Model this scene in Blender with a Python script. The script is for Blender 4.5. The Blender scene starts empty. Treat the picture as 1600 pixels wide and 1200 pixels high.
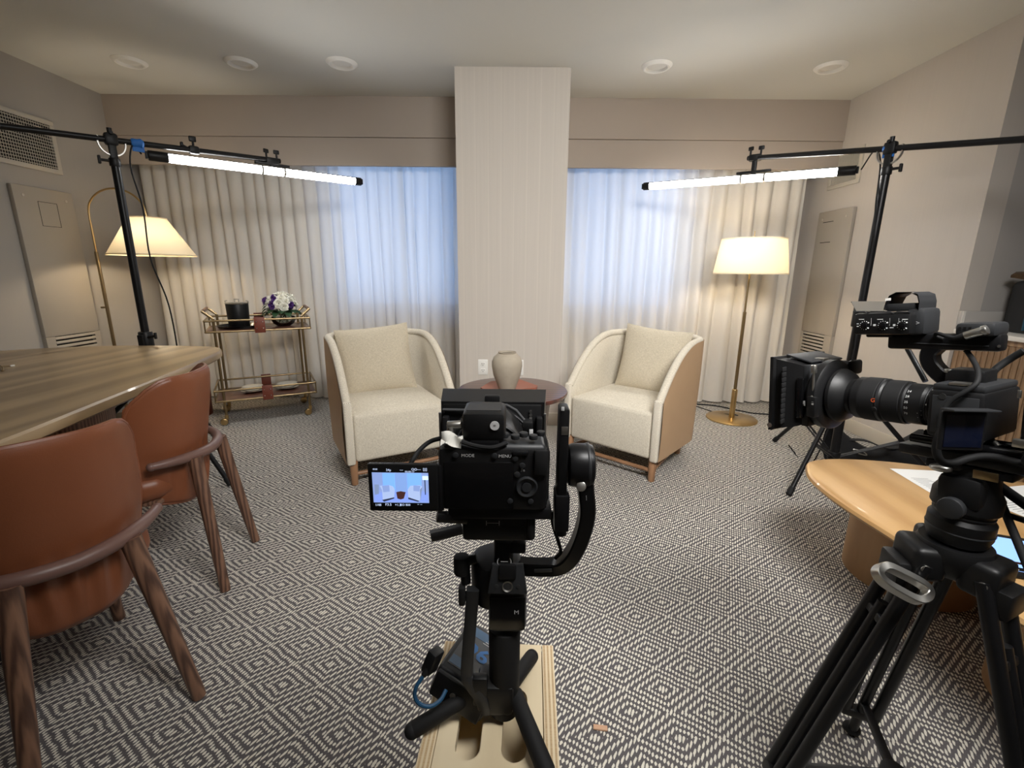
import bpy, bmesh, math, random
import numpy as np
from mathutils import Vector, Matrix
random.seed(7)
PI = math.pi
SC = bpy.context.scene
COL = SC.collection

# ---------------------------------------------------------------- camera
CH = 1.147
FPX, PITCH, ROLL, YAW = 721.4, 0.237678, -0.0093515, -0.0032378
cy, sy = math.cos(YAW), math.sin(YAW)
fw = np.array([sy*math.cos(PITCH), cy*math.cos(PITCH), -math.sin(PITCH)])
rt = np.array([cy, -sy, 0.0])
dn = np.cross(fw, rt)
CR = math.cos(ROLL)*rt + math.sin(ROLL)*dn
CD = -math.sin(ROLL)*rt + math.cos(ROLL)*dn
CF = fw
EYE = np.array([0, 0, CH])
cam_d = bpy.data.cameras.new('camera')
cam = bpy.data.objects.new('camera', cam_d)
COL.objects.link(cam)
cam_d.sensor_fit = 'HORIZONTAL'
cam_d.sensor_width = 36
cam_d.lens = FPX/1600*36
cam_d.clip_start = 0.02
cam.matrix_world = Matrix(((CR[0], -CD[0], -CF[0], 0), (CR[1], -CD[1], -CF[1], 0),
                           (CR[2], -CD[2], -CF[2], CH), (0, 0, 0, 1)))
SC.camera = cam

# ---------------------------------------------------------------- light, exposure
SC.view_settings.view_transform = 'Standard'
SC.view_settings.look = 'None'
SC.view_settings.gamma = 1
SC.view_settings.use_curve_mapping = False
SC.view_settings.exposure = 1.0
TUBE_W = 24.0        # radiance of the LED tubes
LAMP_W = 3.0         # watts of each lamp bulb
SKY_W = 2.5          # daylight outside the windows
KEY_W = 36.0         # added unseen key light at the ceiling, above and right of the photographer
kl = bpy.data.lights.new('added_key_light', 'AREA')
kl.shape = 'RECTANGLE'; kl.spread = math.radians(112); kl.size = 1.0; kl.size_y = .9; kl.energy = KEY_W; kl.color = (1.0, .985, .96)
ko = bpy.data.objects.new('added_key_light', kl); COL.objects.link(ko)
ko.location = (.7, .25, 2.40)
ko.rotation_euler = (Vector((.35, 3.0, .6))-Vector(ko.location)).to_track_quat('-Z', 'Y').to_euler()
world = bpy.data.worlds.new('sky')
SC.world = world
world.use_nodes = True
wn, wl = world.node_tree.nodes, world.node_tree.links
bg = wn['Background']
tc = wn.new('ShaderNodeTexCoord')
sep = wn.new('ShaderNodeSeparateXYZ')
mr = wn.new('ShaderNodeMapRange')
mr.inputs['From Min'].default_value = 0.0
mr.inputs['From Max'].default_value = 0.6
ramp = wn.new('ShaderNodeValToRGB')
ramp.color_ramp.elements[0].color = (0.34, 0.56, 1.0, 1)
ramp.color_ramp.elements[1].color = (0.20, 0.42, 1.0, 1)
wl.new(tc.outputs['Generated'], sep.inputs[0])
wl.new(sep.outputs['Z'], mr.inputs['Value'])
wl.new(mr.outputs[0], ramp.inputs[0])
wl.new(ramp.outputs[0], bg.inputs['Color'])
bg.inputs['Strength'].default_value = SKY_W
SC.cycles.max_bounces = 10
SC.cycles.diffuse_bounces = 5
SC.cycles.glossy_bounces = 4
SC.cycles.transparent_max_bounces = 12
SC.cycles.sample_clamp_indirect = 6
SC.cycles.use_denoising = True
SC.cycles.caustics_reflective = False
SC.cycles.caustics_refractive = False

# ---------------------------------------------------------------- helpers
def ray(px, py):
    return CR*((px-800)/FPX) + CD*((py-600)/FPX) + CF
def az(px, py, z):
    d = ray(px, py); return Vector(EYE + d*(z-CH)/d[2])
def ay(px, py, y):
    d = ray(px, py); return Vector(EYE + d*y/d[1])
def ax(px, py, x):
    d = ray(px, py); return Vector(EYE + d*x/d[0])
def ad(px, py, dep):
    return Vector(EYE + ray(px, py)*dep)
def apl(px, py, p0, n):
    d = Vector(ray(px, py)); e = Vector(EYE)
    return e + d*((Vector(p0)-e).dot(n)/d.dot(n))
def V(*a): return Vector(a)
def lin(r, g, b):
    f = lambda c: (c/255/12.92 if c/255 <= .04045 else ((c/255+.055)/1.055)**2.4)
    return (f(r), f(g), f(b))
def frame_from(zdir, xhint=(1, 0, 0)):
    z = Vector(zdir).normalized(); x = Vector(xhint)
    if abs(x.normalized().dot(z)) > .98: x = Vector((0, 1, 0))
    y = z.cross(x).normalized(); x = y.cross(z)
    return Matrix((x, y, z)).transposed()
def smooth_path(pts, n=6, closed=False):
    pts = [Vector(p) for p in pts]; out = []
    N = len(pts)
    for i in range(N if closed else N-1):
        p1, p2 = pts[i], pts[(i+1) % N]
        p0 = pts[i-1] if (i > 0 or closed) else p1*2-p2
        p3 = pts[(i+2) % N] if (i+2 < N or closed) else p2*2-p1
        for k in range(n):
            t = k/n
            out.append(.5*((2*p1)+(p2-p0)*t+(2*p0-5*p1+4*p2-p3)*t*t+(3*p1-p0-3*p2+p3)*t**3))
    if not closed: out.append(pts[-1])
    return out

class MB:
    """collects shapes into one bmesh"""
    def __init__(s): s.bm = bmesh.new()
    def add(s, tb, M=None):
        if M is not None: bmesh.ops.transform(tb, matrix=M, verts=tb.verts)
        me = bpy.data.meshes.new('t'); tb.to_mesh(me); tb.free()
        s.bm.from_mesh(me); bpy.data.meshes.remove(me); return s
    def box(s, c, size, rot=None, bev=0, seg=2, taper=None):
        tb = bmesh.new(); bmesh.ops.create_cube(tb, size=1)
        for v in tb.verts:
            v.co = Vector((v.co.x*size[0], v.co.y*size[1], v.co.z*size[2]))
            if taper and v.co.z > 0: v.co.x *= taper[0]; v.co.y *= taper[1]
        if bev: bmesh.ops.bevel(tb, geom=tb.edges[:], offset=bev, segments=seg, affect='EDGES', profile=.5)
        M = Matrix.Translation(Vector(c))
        if rot is not None: M = M @ rot.to_4x4()
        return s.add(tb, M)
    def bb(s, a, b, bev=0, seg=2):
        a, b = Vector(a), Vector(b)
        return s.box((a+b)/2, [max(abs(b[i]-a[i]), 1e-5) for i in range(3)], None, bev, seg)
    def cyl(s, p0, p1, r0, r1=None, seg=20, bev=0, cap=True):
        p0, p1 = Vector(p0), Vector(p1); r1 = r0 if r1 is None else r1
        L = (p1-p0).length
        pr = [(r0, 0), (r1, L)]
        if bev:
            b = min(bev, L*.45, r0*.9, r1*.9)
            pr = [(r0-b, 0), (r0-b*.3, b*.3), (r0, b), (r1, L-b), (r1-b*.3, L-b*.3), (r1-b, L)]
        return s.lathe(pr, p0, p1-p0, seg, cap)
    def lathe(s, prof, p0, axis=(0, 0, 1), seg=24, cap=True, a0=0, a1=None):
        R = frame_from(axis); bm = s.bm; rings = []
        full = a1 is None; n = seg
        for r, z in prof:
            if full: angs = [2*PI*k/n for k in range(n)]
            else: angs = [a0+(a1-a0)*k/n for k in range(n+1)]
            if r < 1e-6: rings.append([bm.verts.new(Vector(p0)+R @ Vector((0, 0, z)))])
            else: rings.append([bm.verts.new(Vector(p0)+R @ Vector((r*math.cos(a), r*math.sin(a), z))) for a in angs])
        for A, B in zip(rings, rings[1:]):
            m = n if full else n
            for k in range(m):
                k2 = (k+1) % n if full else k+1
                if len(A) == 1 and len(B) == 1: continue
                if len(A) == 1: bm.faces.new((A[0], B[k], B[k2]))
                elif len(B) == 1: bm.faces.new((A[k], B[0], A[k2]))
                else: bm.faces.new((A[k], B[k], B[k2], A[k2]))
        if cap and full:
            if len(rings[0]) > 1: bm.faces.new(rings[0])
            if len(rings[-1]) > 1: bm.faces.new(rings[-1][::-1])
        return s
    def tube(s, pts, r, seg=8, n=6, smooth=True, closed=False, flat=None, up=(0, 0, 1)):
        P = smooth_path(pts, n, closed) if smooth else [Vector(p) for p in pts]
        bm = s.bm; rings = []; N = len(P); prev = None
        rr = r if isinstance(r, (list, tuple)) else None
        for i, p in enumerate(P):
            a = P[i-1] if (i > 0 or closed) else P[i]
            b = P[(i+1) % N] if (i < N-1 or closed) else P[i]
            t = (b-a).normalized()
            if flat:
                x = Vector(up).cross(t)
                x = x.normalized() if x.length > 1e-4 else Vector((1, 0, 0))
            elif prev is None:
                h = Vector((0, 0, 1)) if abs(t.z) < .9 else Vector((1, 0, 0))
                x = h.cross(t).normalized()
            else: x = (prev - t*prev.dot(t)).normalized()
            prev = x; y = t.cross(x)
            if rr:
                f = i/(N-1)*(len(rr)-1); k = min(int(f), len(rr)-2); rad = rr[k]+(rr[k+1]-rr[k])*(f-k)
            else: rad = r
            if flat:
                w, h = flat
                rings.append([bm.verts.new(p+x*u*w+y*v*h) for u, v in
                              ((-.8, -1), (.8, -1), (1, -.8), (1, .8), (.8, 1), (-.8, 1), (-1, .8), (-1, -.8))])
            else:
                rings.append([bm.verts.new(p+(x*math.cos(2*PI*k/seg)+y*math.sin(2*PI*k/seg))*rad) for k in range(seg)])
        m = len(rings[0])
        for i in range(N if closed else N-1):
            A, B = rings[i], rings[(i+1) % N]
            for k in range(m): bm.faces.new((A[k], A[(k+1) % m], B[(k+1) % m], B[k]))
        if not closed:
            bm.faces.new(rings[0][::-1]); bm.faces.new(rings[-1])
        return s
    def prism(s, poly, h, origin=(0, 0, 0), rot=None, bev=0, seg=2):
        """polygon in local xy, extruded by h along local z"""
        tb = bmesh.new()
        f = tb.faces.new([tb.verts.new((p[0], p[1], 0)) for p in poly])
        bmesh.ops.recalc_face_normals(tb, faces=[f])
        r = bmesh.ops.extrude_face_region(tb, geom=[f])
        vs = [g for g in r['geom'] if isinstance(g, bmesh.types.BMVert)]
        bmesh.ops.translate(tb, vec=(0, 0, h), verts=vs)
        bmesh.ops.recalc_face_normals(tb, faces=tb.faces)
        if bev:
            eds = [e for e in tb.edges if abs(e.verts[0].co.z-e.verts[1].co.z) < 1e-6]
            bmesh.ops.bevel(tb, geom=eds, offset=bev, segments=seg, affect='EDGES', profile=.5)
        M = Matrix.Translation(Vector(origin))
        if rot is not None: M = M @ rot.to_4x4()
        return s.add(tb, M)
    def sph(s, c, rad, rot=None, u=16, v=10):
        tb = bmesh.new(); bmesh.ops.create_uvsphere(tb, u_segments=u, v_segments=v, radius=1)
        rad = (rad,)*3 if not isinstance(rad, (tuple, list)) else rad
        for w in tb.verts: w.co = Vector((w.co.x*rad[0], w.co.y*rad[1], w.co.z*rad[2]))
        M = Matrix.Translation(Vector(c))
        if rot is not None: M = M @ rot.to_4x4()
        return s.add(tb, M)
    def grid(s, fn, nu, nv, cu=False, cv=False):
        bm = s.bm
        vs = [[bm.verts.new(fn(i/(nu if cu else nu-1), j/(nv if cv else nv-1))) for j in range(nv)] for i in range(nu)]
        for i in range(nu if cu else nu-1):
            for j in range(nv if cv else nv-1):
                bm.faces.new((vs[i][j], vs[(i+1) % nu][j], vs[(i+1) % nu][(j+1) % nv], vs[i][(j+1) % nv]))
        return s
    def quad(s, a, b, c, d):
        s.bm.faces.new([s.bm.verts.new(Vector(p)) for p in (a, b, c, d)]); return s

MW = {}
def obj(name, mb, mat, parent=None, local=False, sharp=38, smooth=True, recalc=True):
    bm = mb.bm
    if recalc: bmesh.ops.recalc_face_normals(bm, faces=bm.faces)
    me = bpy.data.meshes.new(name); bm.to_mesh(me); bm.free()
    me.materials.append(mat)
    if smooth:
        me.polygons.foreach_set('use_smooth', [True]*len(me.polygons))
        me.set_sharp_from_angle(angle=math.radians(sharp))
    o = bpy.data.objects.new(name, me); COL.objects.link(o)
    if parent is not None:
        M = MW[parent.name]
        if not local: me.transform(M.inverted())
        o.parent = parent; MW[o.name] = M.copy()
    else: MW[o.name] = Matrix.Identity(4)
    return o
def rebase(o, loc):
    """put a one-mesh thing's origin at its base"""
    o.data.transform(Matrix.Translation(-Vector(loc))); o.location = Vector(loc)
    MW[o.name] = Matrix.Translation(Vector(loc)); return o
def tag(o, label=None, cat=None, group=None, kind=None):
    if label: o['label'] = label
    if cat: o['category'] = cat
    if group: o['group'] = group
    if kind: o['kind'] = kind
    return o
def thing(name, label, cat, loc=(0, 0, 0), rz=0, group=None):
    o = bpy.data.objects.new(name, None); COL.objects.link(o)
    o.empty_display_size = .05
    o.location = Vector(loc); o.rotation_euler = (0, 0, rz)
    MW[o.name] = Matrix.Translation(Vector(loc)) @ Matrix.Rotation(rz, 4, 'Z')
    return tag(o, label, cat, group)
def struct(name, mb, mat, parent=None, **k):
    o = obj(name, mb, mat, parent, **k)
    if parent is None: o['kind'] = 'structure'
    return o
def copy_tree(o, parent=None, M=None):
    c = o.copy(); COL.objects.link(c)
    if parent is not None: c.parent = parent
    for ch in list(o.children): copy_tree(ch, c)
    return c
def text(name, s, size, origin, xd, yd, mat, parent, center=True, bold=0):
    cu = bpy.data.curves.new('txt', 'FONT'); cu.body = s; cu.size = size
    cu.align_x = 'CENTER' if center else 'LEFT'; cu.align_y = 'CENTER'
    cu.offset = bold; cu.resolution_u = 2
    t = bpy.data.objects.new('txt', cu); COL.objects.link(t)
    dg = bpy.context.evaluated_depsgraph_get(); dg.update()
    me = bpy.data.meshes.new_from_object(t.evaluated_get(dg))
    bpy.data.objects.remove(t); bpy.data.curves.remove(cu)
    me.name = name; me.materials.clear(); me.materials.append(mat)
    x = Vector(xd).normalized(); y = Vector(yd); y = (y-x*y.dot(x)).normalized(); z = x.cross(y)
    R = Matrix((x, y, z)).transposed().to_4x4()
    me.transform(MW[parent.name].inverted() @ Matrix.Translation(Vector(origin)) @ R)
    o = bpy.data.objects.new(name, me); COL.objects.link(o); o.parent = parent
    MW[o.name] = MW[parent.name].copy()
    return o

# ---------------------------------------------------------------- materials
def newmat(name):
    m = bpy.data.materials.new(name); m.use_nodes = True
    nt = m.node_tree; return m, nt.nodes, nt.links, nt.nodes['Principled BSDF']
def nmath(N, L, op, a, b=None, c=None, clamp=False):
    n = N.new('ShaderNodeMath'); n.operation = op; n.use_clamp = clamp
    for i, v in enumerate((a, b, c)):
        if v is None: continue
        if isinstance(v, (int, float)): n.inputs[i].default_value = v
        else: L.new(v, n.inputs[i])
    return n.outputs[0]
def mixc(N, L, f, a, b):
    n = N.new('ShaderNodeMix'); n.data_type = 'RGBA'
    if isinstance(f, (int, float)): n.inputs[0].default_value = f
    else: L.new(f, n.inputs[0])
    for i, v in ((6, a), (7, b)):
        if isinstance(v, tuple): n.inputs[i].default_value = (*v[:3], 1)
        else: L.new(v, n.inputs[i])
    return n.outputs[2]
def noise(N, L, scale, detail=3, vec=None, dist=0, rough=.5):
    n = N.new('ShaderNodeTexNoise'); n.inputs['Scale'].default_value = scale
    n.inputs['Detail'].default_value = detail; n.inputs['Distortion'].default_value = dist
    n.inputs['Roughness'].default_value = rough
    if vec is not None: L.new(vec, n.inputs['Vector'])
    return n.outputs[0]
def coords(N, L, scale=(1, 1, 1), kind='Object', rot=(0, 0, 0)):
    t = N.new('ShaderNodeTexCoord'); m = N.new('ShaderNodeMapping')
    m.inputs['Scale'].default_value = scale; m.inputs['Rotation'].default_value = rot
    L.new(t.outputs[kind], m.inputs['Vector']); return m.outputs[0]
def bump(N, L, P, h, strength=.3, dist=.01):
    b = N.new('ShaderNodeBump'); b.inputs['Strength'].default_value = strength
    b.inputs['Distance'].default_value = dist
    L.new(h, b.inputs['Height']); L.new(b.outputs[0], P.inputs['Normal'])
def plain(name, col, rough=.5, metal=0, var=.06, vs=8, bmp=0, bs=200, spec=None, coat=0):
    m, N, L, P = newmat(name)
    vec = coords(N, L)
    f = noise(N, L, vs, 3, vec)
    c1 = tuple(max(0, c*(1-var)) for c in col); c2 = tuple(min(1, c*(1+var)) for c in col)
    L.new(mixc(N, L, f, c1, c2), P.inputs['Base Color'])
    P.inputs['Roughness'].default_value = rough; P.inputs['Metallic'].default_value = metal
    if spec is not None: P.inputs['Specular IOR Level'].default_value = spec
    if coat: P.inputs['Coat Weight'].default_value = coat; P.inputs['Coat Roughness'].default_value = .15
    if bmp: bump(N, L, P, noise(N, L, bs, 2, vec), bmp, .002)
    return m
def emit(name, col, s):
    m, N, L, P = newmat(name)
    P.inputs['Base Color'].default_value = (*col, 1); P.inputs['Roughness'].default_value = .4
    P.inputs['Emission Color'].default_value = (*col, 1); P.inputs['Emission Strength'].default_value = s
    return m

def carpet():
    m, N, L, P = newmat('carpet')
    t = N.new('ShaderNodeTexCoord'); sp = N.new('ShaderNodeSeparateXYZ')
    wob = N.new('ShaderNodeTexNoise'); wob.inputs['Scale'].default_value = 38
    L.new(t.outputs['Object'], wob.inputs['Vector'])
    L.new(t.outputs['Object'], sp.inputs[0])
    wv = nmath(N, L, 'MULTIPLY_ADD', wob.outputs[0], .010, -.005)
    x = nmath(N, L, 'ADD', sp.outputs['X'], wv); y = nmath(N, L, 'ADD', sp.outputs['Y'], wv)
    A, B = .108, .0715            # half-width and half-depth of one lozenge
    # lozenge lattice: u,v diagonal coordinates
    u = nmath(N, L, 'ADD', nmath(N, L, 'DIVIDE', x, 2*A), nmath(N, L, 'DIVIDE', y, 2*B))
    v = nmath(N, L, 'SUBTRACT', nmath(N, L, 'DIVIDE', x, 2*A), nmath(N, L, 'DIVIDE', y, 2*B))
    def tri(q):
        f = nmath(N, L, 'FRACT', q)
        return nmath(N, L, 'ABSOLUTE', nmath(N, L, 'SUBTRACT', f, .5))
    d = nmath(N, L, 'MULTIPLY', nmath(N, L, 'MAXIMUM', tri(u), tri(v)), 2.0)     # 0 centre .. 1 edge
    ring = nmath(N, L, 'SINE', nmath(N, L, 'MULTIPLY_ADD', nmath(N, L, 'MAXIMUM', nmath(N, L, 'SUBTRACT', d, .10), 0), 2*PI*3/.9, PI/2))   # bright at the centre and on alternate bands
    st = nmath(N, L, 'SINE', nmath(N, L, 'MULTIPLY', nmath(N, L, 'MULTIPLY_ADD', y, -.45, x), 2*PI/.0102))
    s = nmath(N, L, 'ADD', nmath(N, L, 'MULTIPLY', ring, 1.0), nmath(N, L, 'MULTIPLY', st, .92))
    n1 = nmath(N, L, 'MULTIPLY_ADD', noise(N, L, 240, 2, t.outputs['Object']), 1.2, -.6)
    s = nmath(N, L, 'ADD', s, n1)
    mp = N.new('ShaderNodeMapRange'); mp.interpolation_type = 'SMOOTHSTEP'
    mp.inputs['From Min'].default_value = .12; mp.inputs['From Max'].default_value = .7
    L.new(s, mp.inputs['Value'])
    dark = mixc(N, L, noise(N, L, 300, 2, t.outputs['Object']), lin(82, 79, 81), lin(112, 108, 109))
    light = mixc(N, L, noise(N, L, 500, 2, t.outputs['Object']), lin(212, 207, 194), lin(240, 236, 224))
    L.new(mixc(N, L, mp.outputs[0], dark, light), P.inputs['Base Color'])
    P.inputs['Roughness'].default_value = .95; P.inputs['Specular IOR Level'].default_value = .1
    bump(N, L, P, mp.outputs[0], .5, .004)
    return m
def wallpaper(name, col, stripe=.05, amt=.1, bs=.25, weave=420):
    m, N, L, P = newmat(name)
    g = N.new('ShaderNodeNewGeometry'); sp = N.new('ShaderNodeSeparateXYZ'); L.new(g.outputs['Position'], sp.inputs[0])
    q = nmath(N, L, 'ADD', sp.outputs['X'], sp.outputs['Y'])
    cmb = N.new('ShaderNodeCombineXYZ'); L.new(nmath(N, L, 'MULTIPLY', q, 60), cmb.inputs[0]); L.new(nmath(N, L, 'MULTIPLY', sp.outputs['Z'], 1.2), cmb.inputs[2])
    f1 = noise(N, L, 1, 3, cmb.outputs[0])
    f2 = noise(N, L, weave, 2, g.outputs['Position'])
    f = nmath(N, L, 'ADD', nmath(N, L, 'MULTIPLY', f1, .6), nmath(N, L, 'MULTIPLY', f2, .4))
    if stripe:
        fr = nmath(N, L, 'FRACT', nmath(N, L, 'DIVIDE', q, stripe))
        ln = nmath(N, L, 'LESS_THAN', nmath(N, L, 'ABSOLUTE', nmath(N, L, 'SUBTRACT', fr, .5)), .035)
        f = nmath(N, L, 'ADD', f, nmath(N, L, 'MULTIPLY', ln, .32))
    c1 = tuple(c*(1-amt) for c in col); c2 = tuple(min(1, c*(1+amt)) for c in col)
    L.new(mixc(N, L, f, c1, c2), P.inputs['Base Color'])
    P.inputs['Roughness'].default_value = .85
    bump(N, L, P, f, bs, .003)
    return m
def wood(name, c1, c2, scale=(2, 18, 18), rough=.4, dist=1.2, coat=0, kind='Object', bmp=.12, rings=5, bd='Y'):
    m, N, L, P = newmat(name)
    vec = coords(N, L, scale, kind)
    w = N.new('ShaderNodeTexWave'); w.wave_type = 'BANDS'; w.bands_direction = bd
    w.inputs['Scale'].default_value = rings/10; w.inputs['Distortion'].default_value = dist*6
    w.inputs['Detail'].default_value = 3; w.inputs['Detail Scale'].default_value = 1.2
    L.new(vec, w.inputs['Vector'])
    vec2 = coords(N, L, tuple(s*6 for s in scale), kind)
    f = nmath(N, L, 'ADD', nmath(N, L, 'MULTIPLY', w.outputs[1], .6), nmath(N, L, 'MULTIPLY', noise(N, L, 1, 4, vec2), .5))
    r = N.new('ShaderNodeValToRGB'); L.new(f, r.inputs[0])
    r.color_ramp.elements[0].color = (*c1, 1); r.color_ramp.elements[1].color = (*c2, 1)
    r.color_ramp.elements[0].position = .25; r.color_ramp.elements[1].position = .8
    L.new(r.outputs[0], P.inputs['Base Color'])
    P.inputs['Roughness'].default_value = rough
    if coat: P.inputs['Coat Weight'].default_value = coat
    if bmp: bump(N, L, P, f, bmp, .002)
    return m
def fabric(name, c1, c2, sc=700, rough=.95, bmp=.35, check=False):
    m, N, L, P = newmat(name)
    vec = coords(N, L)
    if check:
        k = N.new('ShaderNodeTexChecker'); k.inputs['Scale'].default_value = sc; L.new(vec, k.inputs['Vector']); f = k.outputs[1]
        f = nmath(N, L, 'MULTIPLY_ADD', f, .8, .1)
    else:
        n1 = noise(N, L, 1, 2, coords(N, L, (sc, sc, sc*.25))); n2 = noise(N, L, 1, 2, coords(N, L, (sc*.25, sc*.25, sc)))
        f = nmath(N, L, 'ADD', nmath(N, L, 'MULTIPLY', n1, .5), nmath(N, L, 'MULTIPLY', n2, .5))
    mp = N.new('ShaderNodeMapRange'); mp.inputs['From Min'].default_value = .3; mp.inputs['From Max'].default_value = .7
    L.new(f, mp.inputs['Value'])
    L.new(mixc(N, L, mp.outputs[0], c1, c2), P.inputs['Base Color'])
    P.inputs['Roughness'].default_value = rough; P.inputs['Specular IOR Level'].default_value = .2
    P.inputs['Sheen Weight'].default_value = .15
    bump(N, L, P, f, bmp, .002)
    return m
def leather(name, c, rough=.42, var=.12):
    m, N, L, P = newmat(name)
    vec = coords(N, L)
    f = noise(N, L, 9, 4, vec)
    L.new(mixc(N, L, f, tuple(x*(1-var) for x in c), tuple(x*(1+var) for x in c)), P.inputs['Base Color'])
    P.inputs['Roughness'].default_value = rough
    v = N.new('ShaderNodeTexVoronoi'); v.inputs['Scale'].default_value = 350; L.new(vec, v.inputs['Vector'])
    bump(N, L, P, v.outputs[0], .12, .001)
    return m
def curtain_mat(name, col, trans, clear):
    m, N, L, P = newmat(name)
    out = N['Material Output']; N.remove(P)
    vec = coords(N, L, (500, 500, 60))
    f = noise(N, L, 1, 2, vec)
    c = mixc(N, L, f, tuple(x*.95 for x in col), col)
    d = N.new('ShaderNodeBsdfDiffuse'); t = N.new('ShaderNodeBsdfTranslucent'); tr = N.new('ShaderNodeBsdfTransparent')
    L.new(c, d.inputs[0]); L.new(c, t.inputs[0])
    m1 = N.new('ShaderNodeMixShader'); m1.inputs[0].default_value = trans
    L.new(d.outputs[0], m1.inputs[1]); L.new(t.outputs[0], m1.inputs[2])
    m2 = N.new('ShaderNodeMixShader'); m2.inputs[0].default_value = clear
    L.new(m1.outputs[0], m2.inputs[1]); L.new(tr.outputs[0], m2.inputs[2])
    L.new(m2.outputs[0], out.inputs[0])
    return m
def glass_mat(name, tint=(1, 1, 1), refl=.12, rough=.02):
    m, N, L, P = newmat(name)
    out = N['Material Output']; N.remove(P)
    t = N.new('ShaderNodeBsdfTransparent'); g = N.new('ShaderNodeBsdfGlossy')
    t.inputs[0].default_value = (*tint, 1); g.inputs['Roughness'].default_value = rough
    fr = N.new('ShaderNodeFresnel'); fr.inputs[0].default_value = 1.45
    f = nmath(N, L, 'ADD', fr.outputs[0], refl*.3, clamp=True)
    mx = N.new('ShaderNodeMixShader'); L.new(f, mx.inputs[0])
    L.new(t.outputs[0], mx.inputs[1]); L.new(g.outputs[0], mx.inputs[2]); L.new(mx.outputs[0], out.inputs[0])
    return m

M = {}
M['carpet'] = carpet()
M['ceiling'] = plain('ceiling_paint', lin(212, 211, 205), .9, var=.02, vs=3, bmp=.03, bs=60)
M['wall'] = wallpaper('wall_covering', lin(194, 187, 179), stripe=0, amt=.05)
M['wall_paint_dimmed'] = wallpaper('wall_paint_dimmed', lin(168, 163, 156), stripe=0, amt=.02, bs=.1)  # smooth left wall paint, tone darkened to stand in for dimmer light
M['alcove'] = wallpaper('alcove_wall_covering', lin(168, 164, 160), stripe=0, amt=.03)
M['column'] = wallpaper('column_wall_covering', lin(203, 195, 185), stripe=.088, amt=.09, bs=.5)
M['fascia'] = plain('fascia_paint', lin(172, 160, 148), .8, var=.02)
M['panel'] = plain('access_panel_paint', lin(168, 160, 148), .55, var=.02)
M['grille'] = plain('grille_paint', lin(190, 184, 172), .5, var=.02)
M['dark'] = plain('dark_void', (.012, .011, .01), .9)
M['base'] = plain('baseboard_paint', lin(190, 182, 168), .5, var=.02)
M['white'] = plain('white_plastic', lin(236, 234, 228), .35, var=.01)
M['slot'] = plain('slot_black', (.02, .02, .02), .5)
M['led_off'] = plain('downlight_lens', lin(222, 220, 214), .4, var=.01)
M['curtain'] = curtain_mat('curtain_cloth', lin(244, 239, 231), .34, .02)
M['pane'] = glass_mat('window_glass', (.93, .96, .98))
M['frame'] = plain('window_frame_metal', lin(150, 150, 150), .5)
M['brass'] = plain('brushed_brass', lin(204, 174, 122), .28, 1, var=.05, vs=30)
M['brass_dk'] = plain('antique_brass', lin(158, 138, 104), .32, 1, var=.05, vs=30)
M['blk'] = plain('black_plastic', (.006, .006, .0065), .45, bmp=.05, bs=900, spec=.35)
M['blk_gloss'] = plain('black_gloss', (.004, .004, .0045), .18, spec=.4)
M['blk_metal'] = plain('black_anodised_metal', (.008, .008, .009), .36, .2, spec=.4)
M['rubber'] = plain('black_rubber', (.009, .009, .0095), .7, spec=.3)
M['edge'] = plain('edge_highlight_grey', (.075, .076, .08), .35, .2)  # lighter grey paints highlights onto the matte box rim and rings
M['gry'] = plain('dark_grey_plastic', (.022, .023, .025), .45, spec=.4)
M['chrome'] = plain('bright_metal', (.55, .54, .51), .34, 1)
M['nylon'] = plain('black_nylon_cloth', (.009, .009, .010), .85, bmp=.3, bs=500)
M['mark'] = plain('white_marking', (.62, .62, .62), .6)
M['table'] = wood('smoked_oak', lin(136, 114, 84), lin(166, 142, 108), (7, .6, 7), .36, 2.6, .15, rings=3, bd='X', bmp=.05)
M['oak'] = wood('honey_oak', lin(186, 144, 92), lin(204, 163, 110), (8, 1.5, 8), .35, .8, .2, rings=3, bmp=.03, bd='X')
M['oak_dk'] = wood('honey_oak_veneer', lin(158, 122, 86), lin(172, 136, 98), (6, 6, 2), .5, .5, rings=3, bmp=.03)
M['walnut'] = wood('walnut', lin(78, 54, 44), lin(132, 98, 78), (26, 26, 2.2), .45, 1.0, rings=9)
M['rail'] = plain('walnut_bow', lin(112, 84, 76), .42, var=.1, vs=20)
M['leather'] = leather('cognac_leather', lin(132, 77, 49))
M['tan'] = leather('tan_leather', lin(184, 152, 118), .5, .05)
M['redleather'] = leather('red_brown_leather', lin(112, 52, 34), .5, .1)
M['boucle'] = fabric('cream_tweed', lin(186, 176, 158), lin(228, 220, 203), 420, bmp=.4)
M['hound'] = fabric('cream_houndstooth', lin(176, 165, 146), lin(240, 233, 218), 230, bmp=.0, check=True)
M['pillow'] = fabric('cream_pillow_cloth', lin(178, 167, 146), lin(214, 203, 182), 380, bmp=.5)
M['legwood'] = wood('leg_wood', lin(134, 98, 70), lin(160, 120, 88), (20, 20, 3), .45, .6, rings=5)
M['mahog'] = wood('mahogany', lin(58, 30, 24), lin(94, 54, 44), (3, 14, 14), .28, .8, .4, rings=5)
M['tray'] = leather('terracotta_leather', lin(146, 90, 72), .45, .1)
M['clay'] = plain('stoneware', lin(162, 151, 134), .75, var=.14, vs=25, bmp=.2, bs=120)
M['shelf'] = wood('brown_tray', lin(70, 42, 34), lin(98, 62, 50), (4, 20, 20), .35, .5, .3)
M['ply'] = wood('birch_plywood', lin(214, 196, 162), lin(228, 211, 178), (8, 1.2, 8), .5, .6, rings=3, bmp=.02, bd='X')
M['plyedge'] = wood('plywood_edge', lin(150, 112, 74), lin(224, 200, 158), (3, 160, 3), .6, .05, rings=40, bmp=.05)
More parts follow.
